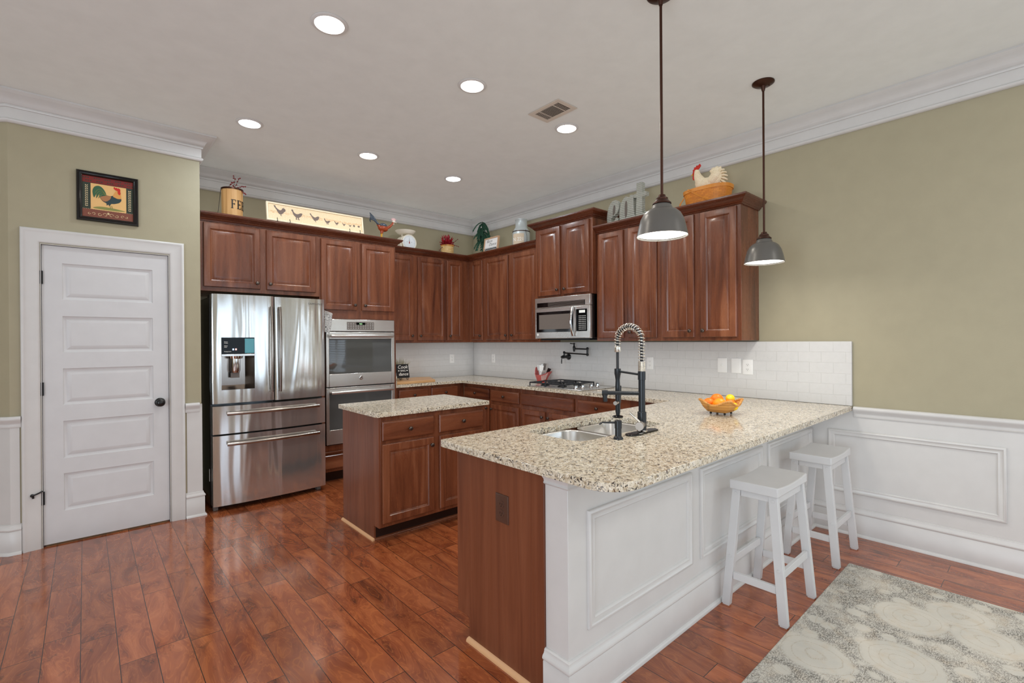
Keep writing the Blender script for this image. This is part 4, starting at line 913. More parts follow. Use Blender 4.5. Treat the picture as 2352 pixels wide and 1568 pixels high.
# ---------------------------------------------------------------- pendants
def pendant(x, y, zr, lb):
    t = thing('pendant_lamp', lb, 'pendant light', (x, y, H), 'metal pendants over the peninsula')
    T = Matrix.Translation((x, y, 0))
    b = MB(); b.M = T; b.lathe([(0, H-.0005), (.066, H-.0005), (.066, H-.006), (.052, H-.016), (.016, H-.024), (.010, H-.05), (.0085, H-.055), (0, H-.055)], 32); b.ball((.018, -.03, H-.019), .006); obj('canopy', b, M['bronze'], t)
    b = MB(); b.M = T; b.lathe([(0, H-.0552), (.0066, H-.0552), (.0066, zr+.199), (0, zr+.199)], 14); obj('rod', b, M['bronze'], t)
    b = MB(); b.M = T; b.lathe([(0, zr+.199), (.016, zr+.199), (.018, zr+.190), (.028, zr+.183), (.028, zr+.176), (.034, zr+.168), (.043, zr+.160), (.044, zr+.155), (.039, zr+.1535), (0, zr+.1535)], 32); obj('cap', b, M['bronze'], t)
    b = MB(); b.M = T; b.lathe([(.030, zr+.153), (.040, zr+.153), (.045, zr+.146), (.050, zr+.133), (.051, zr+.131), (.068, zr+.124), (.086, zr+.108), (.100, zr+.082), (.110, zr+.045), (.119, zr+.002), (.1195, zr), (.117, zr+.002), (.108, zr+.045), (.098, zr+.080), (.084, zr+.105), (.066, zr+.121), (.049, zr+.128), (.030, zr+.130)], 48, close=True); obj('shade', b, M['shade'], t)
    b = MB(); b.M = T; b.lathe([(0, zr+.010), (.1135, zr+.010), (.1110, zr+.020), (0, zr+.021)], 40); obj('diffuser', b, M['bulb'], t)
    l = bpy.data.lights.new('pendant_light', 'AREA'); l.shape = 'DISK'; l.size = .20; l.energy = 15*CAN; l.color = (1, .95, .87)
    o = bpy.data.objects.new('pendant_light', l); COL.objects.link(o); o.parent = t; o.location = (0, 0, zr+.006-H)
pendant(2.075, 1.245, 1.888, 'dark metal bell pendant hanging nearer the camera, over the sink end of the peninsula')
pendant(3.290, 1.240, 1.884, 'dark metal bell pendant farther back, in front of the bare sage wall')
# ---------------------------------------------------------------- outlets and switches
def plate(name, lb, cat, fr, a, c, w=.072, h=.118, mat='plate', kind='outlet', slot='slot'):
    o = fr @ Vector((a, 0, c)); t = thing(name, lb, cat, o)
    T = fr @ Matrix.Translation((a-w/2, -.0003, c-h/2))
    b = MB(); b.M = T; b.rings(w, h, [(0, 0), (.0005, .003), (.004, .005), (.006, .0055)]); obj('cover_plate', b, M[mat], t, ang=30)
    C0 = fr @ Matrix.Translation((a, -.0055, c))
    if kind in ('outlet',):
        for s in (-1, 1):
            b = MB(); b.M = C0 @ Matrix.Translation((0, 0, s*.0195)) @ Matrix.Rotation(PI/2, 4, 'X'); b.lathe([(0, .0001), (.0165, .0001), (.0160, .0022), (0, .0024)], 24); r = obj('receptacle', b, M[mat], t)
            b = MB(); b.M = C0 @ Matrix.Translation((0, -.0023, s*.0195))
            for x in (-.0062, .0062): b.box((x-.0011, -.0006, -.002), (x+.0011, 0, .006))
            b.box((-.002, -.0006, -.010), (.002, 0, -.006)); obj('slots', b, M[slot], r, smooth=False)
    elif kind == 'decora':
        b = MB(); b.M = C0; b.box((-.0165, -.002, -.033), (.0165, -.0001, .033)); r = obj('receptacle', b, M[mat], t, bev=.001)
        for s in (-1, 1):
            b = MB(); b.M = C0 @ Matrix.Translation((0, -.002, s*.019))
            for x in (-.006, .006): b.box((x-.001, -.0006, -.003), (x+.001, 0, .004))
            b.box((-.0018, -.0006, -.010), (.0018, 0, -.007)); obj('slots', b, M[slot], r, smooth=False)
    elif kind == 'switch':
        b = MB(); b.M = C0; b.prism([(0, -.011), (-.012, .004), (-.010, .010), (0, .011)], -.0045, .0045, 'x'); obj('toggle', b, M[mat], t, bev=.0008)
    for s in (-1, 1):
        b = MB(); b.M = C0 @ Matrix.Translation((0, -.0001, s*(.030 if kind != 'blank' else .042) if kind in ('switch', 'blank') else s*.047)) @ Matrix.Rotation(PI/2, 4, 'X'); b.lathe([(0, 0), (.0028, 0), (.0022, .0008), (0, .001)], 12); obj('screw', b, M[mat], t)
    return t
fb = FB(0, YW-.022); fx_ = F((XW-.022, 0, 0), (0, -1, 0), (-1, 0, 0)); fe = F((1.330, 0, 0), (0, -1, 0), (-1, 0, 0))
plate('wall_outlet', 'white duplex outlet on the back wall backsplash behind the cutting board', 'outlet', fb, 3.686, 1.156)
plate('wall_outlet', 'white outlet on the right backsplash close to the inside corner', 'outlet', fx_, -4.926, 1.160)
plate('wall_outlet', 'white rectangular-faced outlet on the backsplash just right of the spring faucet', 'outlet', fx_, -2.565, 1.168, kind='decora')
plate('light_switch', 'white toggle switch on the backsplash, leftmost of the three plates by the cabinet end', 'switch', fx_, -1.867, 1.172, .080, .124, kind='switch')
plate('blank_plate', 'blank white cover plate between the toggle switch and the right-hand outlet', 'cover plate', fx_, -1.751, 1.172, .078, .124, kind='blank')
plate('wall_outlet', 'white duplex outlet on the bright backsplash, rightmost of the three plates', 'outlet', fx_, -1.657, 1.164, .080, .124)
plate('wall_outlet', 'brown duplex outlet on the cherry peninsula end panel', 'outlet', fe, -1.566, .676, .084, .121, 'brownplate', slot='black')
# ---------------------------------------------------------------- framed rooster picture
def blob(pts, n=6):
    """closed Catmull-Rom outline"""
    out = []; k = len(pts)
    for i in range(k):
        p0, p1, p2, p3 = (pts[(i+j-1) % k] for j in range(4))
        for s in range(n):
            u = s/n; out.append(tuple(.5*((2*p1[a])+(-p0[a]+p2[a])*u+(2*p0[a]-5*p1[a]+4*p2[a]-p3[a])*u*u+(-p0[a]+3*p1[a]-3*p2[a]+p3[a])*u**3) for a in (0, 1)))
    return out
t = thing('framed_picture', 'black-framed folk-art rooster picture above the pantry door', 'picture', (.133, 4.574, 2.445))
fw_, fh_ = .346, .354
T = F((-.040, 4.5745, 2.268), (1, 0, 0), (0, -1, 0))
b = MB(); b.M = T; b.rings(fw_, fh_, [(0, 0), (0, .014), (.004, .020), (.008, .020), (.010, .017), (.014, .017), (.017, .020), (.022, .018), (.030, .011), (.031, .004), (.031, 0)], True); obj('frame', b, M['frame'], t, ang=40)
b = MB(); b.M = T; b.box((.0312, -.004, .0312), (fw_-.0312, -.001, fh_-.0312)); obj('backing', b, M['dkgreen'], t, smooth=False)
iw_, ih = fw_-.0624, fh_-.0624; T2 = T @ Matrix.Translation((.0312, -.0042, .0312))
def flat(pts, mat, name, z=0.0, par=t):
    b = MB(); b.M = T2; b.prism([(p[0]*iw_, p[1]*ih) for p in pts], -.0006-z, -.0001-z, 'y'); return obj(name, b, M[mat], par, smooth=False)
flat([(0, .84), (1, .84), (1, 1), (0, 1)], 'maroon', 'top_band'); flat([(0, 0), (1, 0), (1, .19), (0, .19)], 'russet', 'bottom_band')
flat([(.16, .195), (.86, .195), (.86, .83), (.16, .83)], 'tan', 'parchment')
for k, (x, y) in enumerate([(x, y) for y in (.955, .885) for x in (.06, .27, .48, .69, .88)]):
    b = MB(); b.M = T2
    for q in range(3): b.box(((x-.05+q*.045+(.05 if k > 4 else 0))*iw_, -.0008, (y-.012)*ih), ((x-.022+q*.045+(.05 if k > 4 else 0))*iw_, -.0006, (y+.014)*ih))
    obj('check_mark', b, M['dkgreen'], t, smooth=False)
for xx in (.08, .93):
    b = MB(); b.M = T2
    for q in range(12):
        y = .25+q*.045
        for s in (-1, 1): b.prism([(xx*iw_, y*ih), ((xx+s*.028)*iw_, (y+.018)*ih), ((xx+s*.024)*iw_, (y+.036)*ih), ((xx+s*.006)*iw_, (y+.018)*ih)], -.0009, -.0006, 'y')
    obj('leaf_border', b, M['motif'], t, smooth=False)
b = MB(); b.M = T2
for q in range(30): x = .01+q*.0335; b.box((x*iw_, -.0009, .195*ih-.0012), (x*iw_+.0026, -.0006, .195*ih+.0012))
obj('dot_border', b, M['motif'], t, smooth=False)
b = MB(); b.M = T2
for s in (-1, 1):
    for (cx, r_, a0, a1) in ((.06, .045, 0, 300), (.17, .038, 180, 500), (.28, .033, 0, 300), (.37, .026, 180, 480)):
        b.tube([((.5+s*(cx+r_*math.cos(math.radians(a0+(a1-a0)*i/14))*(1-i/30)))*iw_, -.0012, (.085+r_*math.sin(math.radians(a0+(a1-a0)*i/14))*(1-i/30))*ih) for i in range(15)], .0011, 5)
for a in range(-3, 4): b.tube([(.5*iw_, -.0012, .10*ih), ((.5+.03*math.sin(a*.4))*iw_, -.0012, (.10+.055*math.cos(a*.4))*ih)], .001, 5)
obj('scroll_border', b, M['motif'], t, smooth=False)
X = lambda p: [(.16+.70*a, .195+.635*c) for a, c in p]
flat(X(blob([(.06, .06), (.25, .13), (.55, .13), (.80, .10), (.97, .06), (.7, .03), (.3, .03)])), 'hill', 'ground', .0008)
R_ = thing  # (readability)
flat(X(blob([(.26, .50), (.38, .60), (.55, .60), (.66, .64), (.80, .62), (.86, .50), (.80, .38), (.66, .31), (.57, .29), (.52, .20), (.49, .25), (.44, .21), (.43, .29), (.33, .36)])), 'breast', 'rooster_body', .0008)
flat(X(blob([(.27, .50), (.40, .58), (.56, .59), (.53, .46), (.42, .36), (.33, .38)])), 'wing', 'rooster_wing', .0014)
flat(X(blob([(.62, .61), (.68, .78), (.74, .86), (.82, .84), (.84, .72), (.85, .56), (.76, .53), (.68, .56)])), 'neck', 'rooster_neck', .0014)
flat(X(blob([(.64, .93), (.68, .87), (.76, .83), (.82, .80), (.83, .90), (.78, .96), (.76, .93), (.72, .97), (.70, .94), (.66, .98)])), 'redpaint', 'rooster_comb', .002)
flat(X(blob([(.76, .84), (.82, .83), (.84, .74), (.80, .69), (.76, .75)])), 'redpaint', 'rooster_wattle', .0026)
flat(X(blob([(.43, .60), (.36, .82), (.24, .93), (.11, .88), (.05, .70), (.09, .46), (.16, .62), (.15, .44), (.24, .60), (.22, .46), (.30, .56)])), 'tailgreen', 'rooster_tail', .0012)
for k in range(4):
    b = MB(); b.M = T2; b.tube([((.16+.7*(.42-.30*u*(1-.1*k)))*iw_, -.0022, (.195+.635*(.60+(.30-.075*k)*math.sin(u*2.1)-.22*u*u))*ih) for u in [i/10 for i in range(11)]], .0011, 5); obj('tail_feather', b, M['hill'], t, smooth=False)
b = MB(); b.M = T2
for dx in (0, .05): b.tube([((.16+.7*(.53+dx))*iw_, -.0018, (.195+.635*.22)*ih), ((.16+.7*(.555+dx))*iw_, -.0018, (.195+.635*.12)*ih)], .0014, 5)
obj('rooster_legs', b, M['hill'], t, smooth=False)
# ---------------------------------------------------------------- fruit basket
BX, BY = 3.045, 1.415
t = thing('fruit_basket', 'shallow square wicker basket with flared corners on the granite peninsula', 'basket', (BX, BY, .914))
n = 48
def ringpt(i, k):
    a = 2*PI*i/n; c = max(abs(math.cos(a)), abs(math.sin(a))); corner = (1/c)**.72; f = abs(math.sin(2*a))
    half, z, lift = k; return (half*corner*math.cos(a), half*corner*math.sin(a), z+lift*f**3)
LV = [(.0, .018, 0), (.05, .018, 0), (.066, .024, .0), (.086, .042, .012), (.102, .060, .030), (.106, .062, .031), (.104, .056, .03), (.088, .036, .012), (.066, .019, 0), (.05, .013, 0), (.0, .013, 0)]
b = MB(); b.M = Matrix.Translation((BX, BY, .9145)); LL = [[b.v(ringpt(i, k)) for i in range(n)] if k[0] else [b.v((0, 0, k[1]))] for k in LV]
for A, B in zip(LL, LL[1:]):
    for i in range(n):
        j = (i+1) % n
        if len(A) == 1: b.f([A[0], B[i], B[j]])
        elif len(B) == 1: b.f([A[i], A[j], B[0]])
        else: b.f([A[i], A[j], B[j], B[i]])
o = obj('tray', b, M['wicker'], t, ang=70)
b = MB(); b.M = Matrix.Translation((BX, BY, .9145)); rp = [ringpt(i, (.105, .062, .031)) for i in range(n+1)]; b.tube(rp, .0065, 8)
k = 110; pts = []
for i in range(n*6+1):
    u = i/6; i0 = int(u) % n; p = Vector(rp[i0]).lerp(Vector(rp[i0+1]), u-int(u)); out_ = Vector((p.x, p.y, 0)).normalized(); a = i*1.25; pts.append(p+out_*.0072*math.cos(a)+Vector((0, 0, .0072*math.sin(a))))
b.tube(pts, .0026, 5); obj('braided_rim', b, M['wicker'], t, ang=70)
for sx_ in (-.045, .045):
    for sy_ in (-.045, .045):
        b = MB(); b.M = Matrix.Translation((BX+sx_, BY+sy_, .9147)); b.ball((0, 0, .0075), .0075, 12, 8); obj('ball_foot', b, M['black'], t)
FG = 'fruit in the wicker basket'
def fruit(name, lb, cat, c, r, mat, lem=None):
    b = MB(); b.M = Matrix.Translation(c)
    if lem is not None:
        b.M = b.M @ Matrix.Rotation(math.radians(lem), 4, 'Z') @ Matrix.Rotation(PI/2, 4, 'Y')
        b.lathe([(0, -r*1.34), (r*.12, -r*1.32), (r*.2, -r*1.2), (r*.55, -r*.95), (r*.88, -r*.5), (r, 0), (r*.88, r*.5), (r*.52, r*.97), (r*.16, r*1.22), (0, r*1.26)], 24)
    else: b.lathe([(0, -r*.93)] + [(r*math.sin(PI*i/14), -r*.95*math.cos(PI*i/14)) for i in range(1, 14)] + [(r*.08, r*.935), (0, r*.915)], 26)
    tag(obj(name, b, M[mat], ang=60), lb, cat, FG)
Z = .9145
fruit('orange', 'largest bright orange at the front left of the wicker basket', 'orange', (BX-.036, BY-.010, Z+.064), .043, 'orange')
fruit('orange', 'deep orange one perched highest at the back of the wicker basket', 'orange', (BX+.057, BY+.052, Z+.083), .040, 'orange2')
fruit('orange', 'orange in the middle of the wicker basket between the lemons', 'orange', (BX+.050, BY-.035, Z+.058), .037, 'orange2')
fruit('orange', 'orange half hidden behind the largest one in the wicker basket', 'orange', (BX-.012, BY+.072, Z+.062), .037, 'orange2')
fruit('lemon', 'small lemon with its tip toward the camera at the basket front', 'lemon', (BX+.008, BY-.079, Z+.054), .0255, 'lemon', 235)
fruit('lemon', 'pale lemon at the right of the wicker basket by the raised corner', 'lemon', (BX+.098, BY-.016, Z+.090), .029, 'lemon', 200)
# ---------------------------------------------------------------- cutting board, chalk sign, dried plant
P4 = [(2.556, 4.785), (2.985, 4.80), (3.12, 5.10), (2.95, 5.29), (2.70, 5.20), (2.556, 5.05)]
b = MB().prism([(2.556, 4.79), (3.06, 4.80), (3.26, 5.24), (3.10, 5.32), (2.556, 5.10)], .9147, .942); tag(obj('cutting_board', b, M['butcher'], bev=.004), 'thick wooden cutting board lying on the granite beside the wall oven', 'cutting board')
t = thing('blackboard_sign', 'small blackboard sign reading Cook sing dance on a little easel', 'sign', (2.76, 5.0, .942))
tilt = Matrix.Translation((2.752, 4.985, .972)) @ Matrix.Rotation(math.radians(-14), 4, 'X')
b = MB(); b.M = tilt; b.box((-.078, 0, 0), (.078, .022, .160)); obj('board', b, M['chalk'], t, bev=.002)
for body, sz, z, sh in (('Cook', .056, .108, .25), ('SING', .031, .072, 0), ('dance', .052, .026, .25)):
    V, Q = txt(body, sz, .0006, sh); b = MB(); b.M = tilt @ Matrix.Translation((0, -.0003, z)); b.add(V, Q); obj('lettering', b, M['whiteink'], t, smooth=False)
for s in (-1, 1):
    b = MB(); b.M = tilt; b.prism([(s*.044, .083), (s*.053, .091), (s*.064, .083), (s*.053, .075)], -.0009, -.0003, 'y'); obj('leaf_mark', b, M['whiteink'], t, smooth=False)
    b = MB(); b.M = Matrix.Translation((2.752+s*.045, 4.985, .9427)); b.tube([(0, .10, .10), (0, .03, .024), (0, .0, .012), (0, -.018, .006), (0, -.026, .016), (0, -.020, .026), (0, -.012, .020)], .0025, 6); b.tube([(0, .01, .014), (0, .004, .0035)], .0025, 6); b.tube([(0, .10, .10), (0, .13, .0035)], .0025, 6); obj('easel_leg', b, M['iron'], t, ang=60)
t = thing('dried_plant', 'tuft of dry grey-green grass in a small pot behind the blackboard sign', 'plant', (2.79, 5.11, .942))
b = MB(); b.M = Matrix.Translation((2.79, 5.14, .9425)); b.lathe([(0, 0), (.035, 0), (.045, .07), (.040, .07), (.034, .06), (0, .06)], 20); obj('pot', b, M['cream'], t)
b = MB()
for k in range(110):
    a = random.uniform(0, 2*PI); s = random.uniform(.2, 1); hgt = random.uniform(.16, .235)
    p0 = Vector((2.79+.02*math.cos(a), 5.14+.02*math.sin(a), 1.0)); d = Vector((math.cos(a)*s*.12, math.sin(a)*s*.06, hgt*(1-.35*s)))
    b.tube([p0, p0+d*.55+Vector((0, 0, .015)), p0+d], [.0016, .0018, .0006], 4)
obj('grass_blades', b, M['grassy'], t, smooth=False)['kind'] = 'stuff'
# ---------------------------------------------------------------- glass hen crock and utensils
CX, CY = 3.925, 3.905
t = thing('utensil_crock', 'rosy glass hen-shaped crock with a red foot beside the cooktop', 'crock', (CX, CY, .914))
b = MB(); b.M = Matrix.Translation((CX, CY, .9145)); n = 40
def rim(a):      # a=0 is +y (tail, far/left), PI is -y (head flare, right)
    return .085+.085*max(0, math.cos(a))**6+.045*max(0, -math.cos(a))**5
def cp(a, u, off=0):
    z = rim(a)*u; r = (.052+.035*u**.8)+.055*max(0, -math.cos(a))**4*u*u-.0*u+off
    return (.8*r*math.sin(a), r*math.cos(a)*1.05, z)
rows = [[b.v(cp(2*PI*i/n, u)) for i in range(n)] for u in (.22, .35, .5, .65, .8, .92, 1.0)] + [[b.v(cp(2*PI*i/n, u, -.006)) for i in range(n)] for u in (1.0, .8, .6, .4, .24)]
for A, B in zip(rows, rows[1:]):
    for i in range(n): b.f([A[i], A[(i+1) % n], B[(i+1) % n], B[i]])
b.f(rows[0][::-1]); b.f(rows[-1]); obj('body', b, M['crock'], t, ang=60)
b = MB(); b.M = Matrix.Translation((CX, CY, .9147)); b.M = b.M @ Matrix.Diagonal((.8, 1.05, 1, 1)); b.lathe([(0, 0), (.056, 0), (.060, .005), (.0635, .0185), (0, .0185)], 36); obj('foot', b, M['crockred'], t)
b = MB(); b.M = Matrix.Translation((CX, CY, .9145))
for k in range(6):
    b.tube([cp(PI+.95-.13*k+.0*i, .28+.12*i+.0*k, .003) for i in range(6)], .0035, 5)
    b.tube([cp(2*PI-.75+.13*k, .30+.105*i, .003) for i in range(7)], .003, 5)
obj('etched_feathers', b, M['crockwhite'], t, ang=60)
for k in range(5):
    b = MB(); b.M = Matrix.Translation((CX, CY, .9145)); b.ball(cp(.12*(k-2), .55+.1*k, .004), (.007, .007, .009), 10, 6); obj('tail_bead', b, M['crockwhite'], t)
UG = 'utensils standing in the rosy crock'
def utensil(name, lb, cat, dx, dy, lean, ln, wid, th, mat, headmat=None, hl=.1, hw=.04):
    base = Vector((CX+dx*.6, CY+dy*.4, .955)); d = Vector((lean[0], lean[1], 1)).normalized()
    t = thing(name, lb, cat, base, UG); s = Vector((.66, -.75, 0)); s = (s-d*s.dot(d)).normalized(); nn = d.cross(s)
    def bar(z0, z1, w0, w1, h_, nm, m):
        b = MB(); A = [b.v(base+d*z0+s*i*w0+nn*j*h_) for i, j in ((-1, -1), (1, -1), (1, 1), (-1, 1))]; B = [b.v(base+d*z1+s*i*w1+nn*j*h_) for i, j in ((-1, -1), (1, -1), (1, 1), (-1, 1))]
        b.f(A[::-1]); b.f(B)
        for i in range(4): b.f([A[i], A[(i+1) % 4], B[(i+1) % 4], B[i]])
        obj(nm, b, M[m], t, bev=.003)
    bar(0, ln, wid, wid*1.15, th, 'handle', mat)
    if headmat: bar(ln+.0005, ln+hl, hw*.8, hw, th*1.1, 'head', headmat)
utensil('utensil', 'tallest utensil with a smoke-grey square handle end in the rosy crock', 'utensil', .02, -.012, (.05, -.16), .10, .008, .004, 'clear', 'greyhandle', .075, .017)
utensil('spatula', 'white-headed spatula with a printed card leaning over the crock front', 'utensil', -.055, -.02, (-.12, -.28), .085, .007, .004, 'paper', 'paper', .075, .024)
utensil('product_card', 'grey printed card tucked beside the white spatula in the crock', 'card', -.03, -.05, (-.10, -.42), .045, .020, .0012, 'greyink', 'clear', .055, .020)
utensil('spatula', 'spatula with a black rim leaning farthest right in the rosy crock', 'utensil', .03, -.085, (.0, -.62), .075, .014, .003, 'paper', 'black', .065, .02)
utensil('ladle', 'wrapped steel ladle leaning left in the rosy crock', 'utensil', .0, .055, (.0, .22), .09, .008, .004, 'clear', 'clear', .07, .022)
utensil('whisk', 'wrapped whisk between the ladle and the grey-handled utensil', 'utensil', .03, .03, (.05, .04), .10, .006, .004, 'clear', 'clear', .065, .016)
utensil('tongs', 'slim wrapped tongs behind the white spatula in the crock', 'utensil', .03, .01, (.08, -.06), .095, .005, .003, 'clear', 'clear', .055, .008)
# ---------------------------------------------------------------- oven mitt hanging by the refrigerator
t = thing('oven_mitt', 'grey floral quilted mitt hanging between the refrigerator and the oven', 'oven mitt', (1.765, 4.69, 1.69))
b = MB(); rows = []
for k in range(13):
    u = k/12; z = 1.672-.185*u; w = .052*(1-.18*u) if u < .6 else .047*(1-.9*(u-.6)**1.3); cx = 1.757-.006*u
    rows.append([b.v((cx+w*math.cos(a), 4.680+.018*math.sin(a)*(1+.25*math.sin(a*5+k)), z+.012*(1-u)*(-math.cos(a)))) for a in [2*PI*i/20 for i in range(20)]])
for A, B in zip(rows, rows[1:]):
    for i in range(20): b.f([A[i], A[(i+1) % 20], B[(i+1) % 20], B[i]])
b.f(rows[0][::-1]); b.f(rows[-1]); obj('quilted_body', b, M['cloth'], t, ang=80)
for k in range(3):
    b = MB(); b.tube([(1.705, 4.672-.003*k, 1.697-.010*k), (1.76, 4.662-.003*k, 1.680-.007*k), (1.805, 4.674-.003*k, 1.668-.004*k)], .0035, 8); obj('bound_edge', b, M['plate'] if k != 1 else M['greyhandle'], t, ang=60)
# ---------------------------------------------------------------- ornaments on top of the cabinets
ZT = 2.4405
# feed bucket
bx, by = 1.002, 4.92
t = thing('wooden_bucket', 'pale stave bucket lettered FEED standing on the refrigerator cabinet', 'bucket', (bx, by, ZT))
b = MB(); b.M = Matrix.Translation((bx, by, ZT)); R0 = .083; n = 14
out_ = [b.v((R0*math.cos(2*PI*i/n), R0*math.sin(2*PI*i/n), 0)) for i in range(n)]; o2 = [b.v((R0*1.05*math.cos(2*PI*i/n), R0*1.05*math.sin(2*PI*i/n), .325)) for i in range(n)]
i2 = [b.v((R0*.95*math.cos(2*PI*i/n), R0*.95*math.sin(2*PI*i/n), .325)) for i in range(n)]; i1 = [b.v((R0*.95*math.cos(2*PI*i/n), R0*.95*math.sin(2*PI*i/n), .20)) for i in range(n)]
for A, B in ((out_, o2), (o2, i2), (i2, i1)):
    for i in range(n): b.f([A[i], A[(i+1) % n], B[(i+1) % n], B[i]])
b.f(out_[::-1]); b.f(i1); obj('staves', b, M['slatwood'], t, bev=.001, ang=20)
b = MB(); b.M = Matrix.Translation((bx, by, ZT)); b.lathe([(R0*1.06, .318), (R0*1.085, .318), (R0*1.085, .333), (R0*1.06, .333)], 28, close=True); obj('rim_band', b, M['bronze'], t)
b = MB(); b.tube([(bx-.091, by, ZT+.31), (bx-.105, by-.02, ZT+.20), (bx-.118, by-.03, ZT+.10)], .002, 6); obj('bail_handle', b, M['iron'], t, ang=60)
def serif_letter(ch):
    L = {'F': [(0, 0, .3, .06), (.0, .94, .62, 1), (.08, 0, .24, 1), (.24, .47, .50, .55), (.56, .76, .62, 1), (.46, .40, .51, .62)],
         'E': [(0, 0, .62, .06), (.0, .94, .62, 1), (.08, 0, .24, 1), (.24, .47, .50, .55), (.56, .76, .62, 1), (.56, 0, .62, .24), (.46, .40, .51, .62)],
         'D': [(0, 0, .45, .06), (0, .94, .45, 1), (.08, 0, .24, 1), (.50, .18, .66, .82), (.40, .05, .58, .20), (.40, .80, .58, .95)]}
    return L[ch]
b = MB(); lh = .078; a0 = math.radians(-108); Rr = R0*1.03+.001
for k, ch in enumerate('FEED'):
    for x0, z0, x1, z1 in serif_letter(ch):
        m_ = max(1, int((x1-x0)*8)); 
        for q in range(m_):
            xa, xb = x0+(x1-x0)*q/m_, x0+(x1-x0)*(q+1)/m_; P = []
            for r in (Rr, Rr+.0012):
                for x, z in ((xa, z0), (xb, z0), (xb, z1), (xa, z1)):
                    a = a0+(k*.78+x)*.062/Rr; P.append((bx+r*math.cos(a), by+r*math.sin(a), ZT+.145+z*lh))
            b.add(P, [(0, 1, 2, 3), (7, 6, 5, 4), (0, 4, 5, 1), (1, 5, 6, 2), (2, 6, 7, 3), (3, 7, 4, 0)])
obj('lettering', b, M['blackink'], t, smooth=False)
t = thing('berry_branch', 'sprig of dark red berries rising from the wooden FEED bucket', 'branch', (bx+.02, by, ZT+.25))
tw = [[(0, .0, .22), (.01, -.02, .34), (.03, -.03, .385), (.055, -.04, .44)], [(0, .0, .22), (.005, -.01, .34), (.02, -.02, .41), (.01, -.02, .445)], [(.0, 0, .22), (.03, -.03, .34), (.065, -.045, .362), (.095, -.05, .366)], [(0, 0, .22), (.035, -.04, .34), (.07, -.06, .315), (.09, -.065, .292)], [(0, 0, .22), (-.035, -.02, .335), (-.02, -.03, .37), (.0, -.04, .385)]]
for w in tw:
    b = MB(); P = [(bx+p[0], by+p[1], ZT+p[2]) for p in w]; b.tube(P, [.0025, .002, .0016, .0012], 6); obj('twig', b, M['twig'], t, ang=60)
    for i, u in ((1, .35), (1, .8), (2, .3), (2, .65), (2, 1.0)):
        p = Vector(P[i]).lerp(Vector(P[i+1]), u) + Vector((random.uniform(-.006, .006), random.uniform(-.004, .004), random.uniform(-.005, .007)))
        b = MB(); b.ball(p, .0062, 10, 7); obj('berry', b, M['berry'], t)
# chicken parade sign
t = thing('chicken_sign', 'long cream sign with a parade of hen silhouettes, leaning above the oven cabinets', 'sign', (1.71, 4.80, ZT))
sw, sh_ = .925, .178; T = Matrix.Translation((1.246, 4.755, 2.508)) @ Matrix.Rotation(math.radians(-9), 4, 'X')
b = MB(); b.M = T; b.rings(sw, sh_, [(0, -.012), (0, .010), (.003, .012), (.013, .012), (.016, .009), (.016, -.012)], True); obj('frame', b, M['cream'], t)
b = MB(); b.M = T; b.box((.0162, -.003, .0162), (sw-.0162, .011, sh_-.0162)); obj('panel', b, M['lattice'], t, smooth=False)
ROO = [(.02, .98), (.10, 1.0), (.16, .92), (.20, .80), (.34, .66), (.50, .56), (.62, .62), (.70, .78), (.80, .84), (.86, .80), (.92, .76), (.96, .62), (.92, .50), (.82, .42), (.76, .30), (.66, .20), (.60, .16), (.58, .06), (.66, .01), (.54, .0), (.52, .14), (.44, .16), (.34, .30), (.26, .46), (.20, .60), (.12, .74), (.06, .84)]
HEN = [(.02, .86), (.08, .96), (.16, .92), (.22, .72), (.36, .58), (.54, .56), (.72, .66), (.88, .70), (.94, .62), (.86, .44), (.76, .30), (.62, .20), (.66, .04), (.72, .0), (.56, .0), (.54, .18), (.46, .18), (.46, .05), (.50, 0), (.36, 0), (.38, .2), (.24, .36), (.14, .56), (.10, .74)]
def mark(pts, x, z, s, w=1.0):
    b = MB(); b.M = T; b.prism([(x+p[0]*s*w, z+p[1]*s) for p in blob(pts, 3)], -.0042, -.0032, 'y'); obj('silhouette', b, M['silh'], t, smooth=False)
mark(ROO, .062, .058, .094, 1.15); mark(HEN, .215, .045, .098, 1.10); mark(ROO[:6]+[(.62, .60), (.78, .72), (.92, .74), (.98, .62), (.90, .40), (.76, .22)]+ROO[15:], .385, .050, .080, 1.15)
mark(HEN, .520, .045, .058, 1.1); mark(HEN, .622, .052, .042, 1.1); mark(HEN, .702, .056, .032, 1.15); mark(HEN, .768, .056, .026, 1.2)
for x, r1, r2 in ((.826, .010, .012), (.876, .012, .009)):
    b = MB(); b.M = T; b.prism([(x+r1*math.cos(a), .072+r2*math.sin(a)) for a in [2*PI*i/18 for i in range(18)]], -.0042, -.0032, 'y'); obj('egg_silhouette', b, M['silh'], t, smooth=False)
for x in (.115, .80):
    t2 = thing('wire_easel', ('left' if x < .4 else 'right')+' black wire easel holding the '+('rooster' if x < .4 else 'egg')+' end of the long cream sign', 'easel', (1.246+x, 4.79, ZT), 'wire easels under the cream sign')
    for xx in (x-.035, x+.075):
        b = MB(); p = Vector((1.246+xx, 4.755, 0)); b.tube([p+Vector((0, .12, ZT+.002)), p+Vector((0, .04, ZT+.04)), p+Vector((0, -.006, 2.492)), p+Vector((0, -.030, 2.497)), p+Vector((0, -.036, 2.515)), p+Vector((0, -.030, 2.535)), p+Vector((.0, -.022, 2.53))], .0028, 6)
        b.tube([p+Vector((0, -.006, 2.492)), p+Vector((0, .0, ZT+.002))], .0028, 6); obj('leg', b, M['iron'], t2, ang=60)
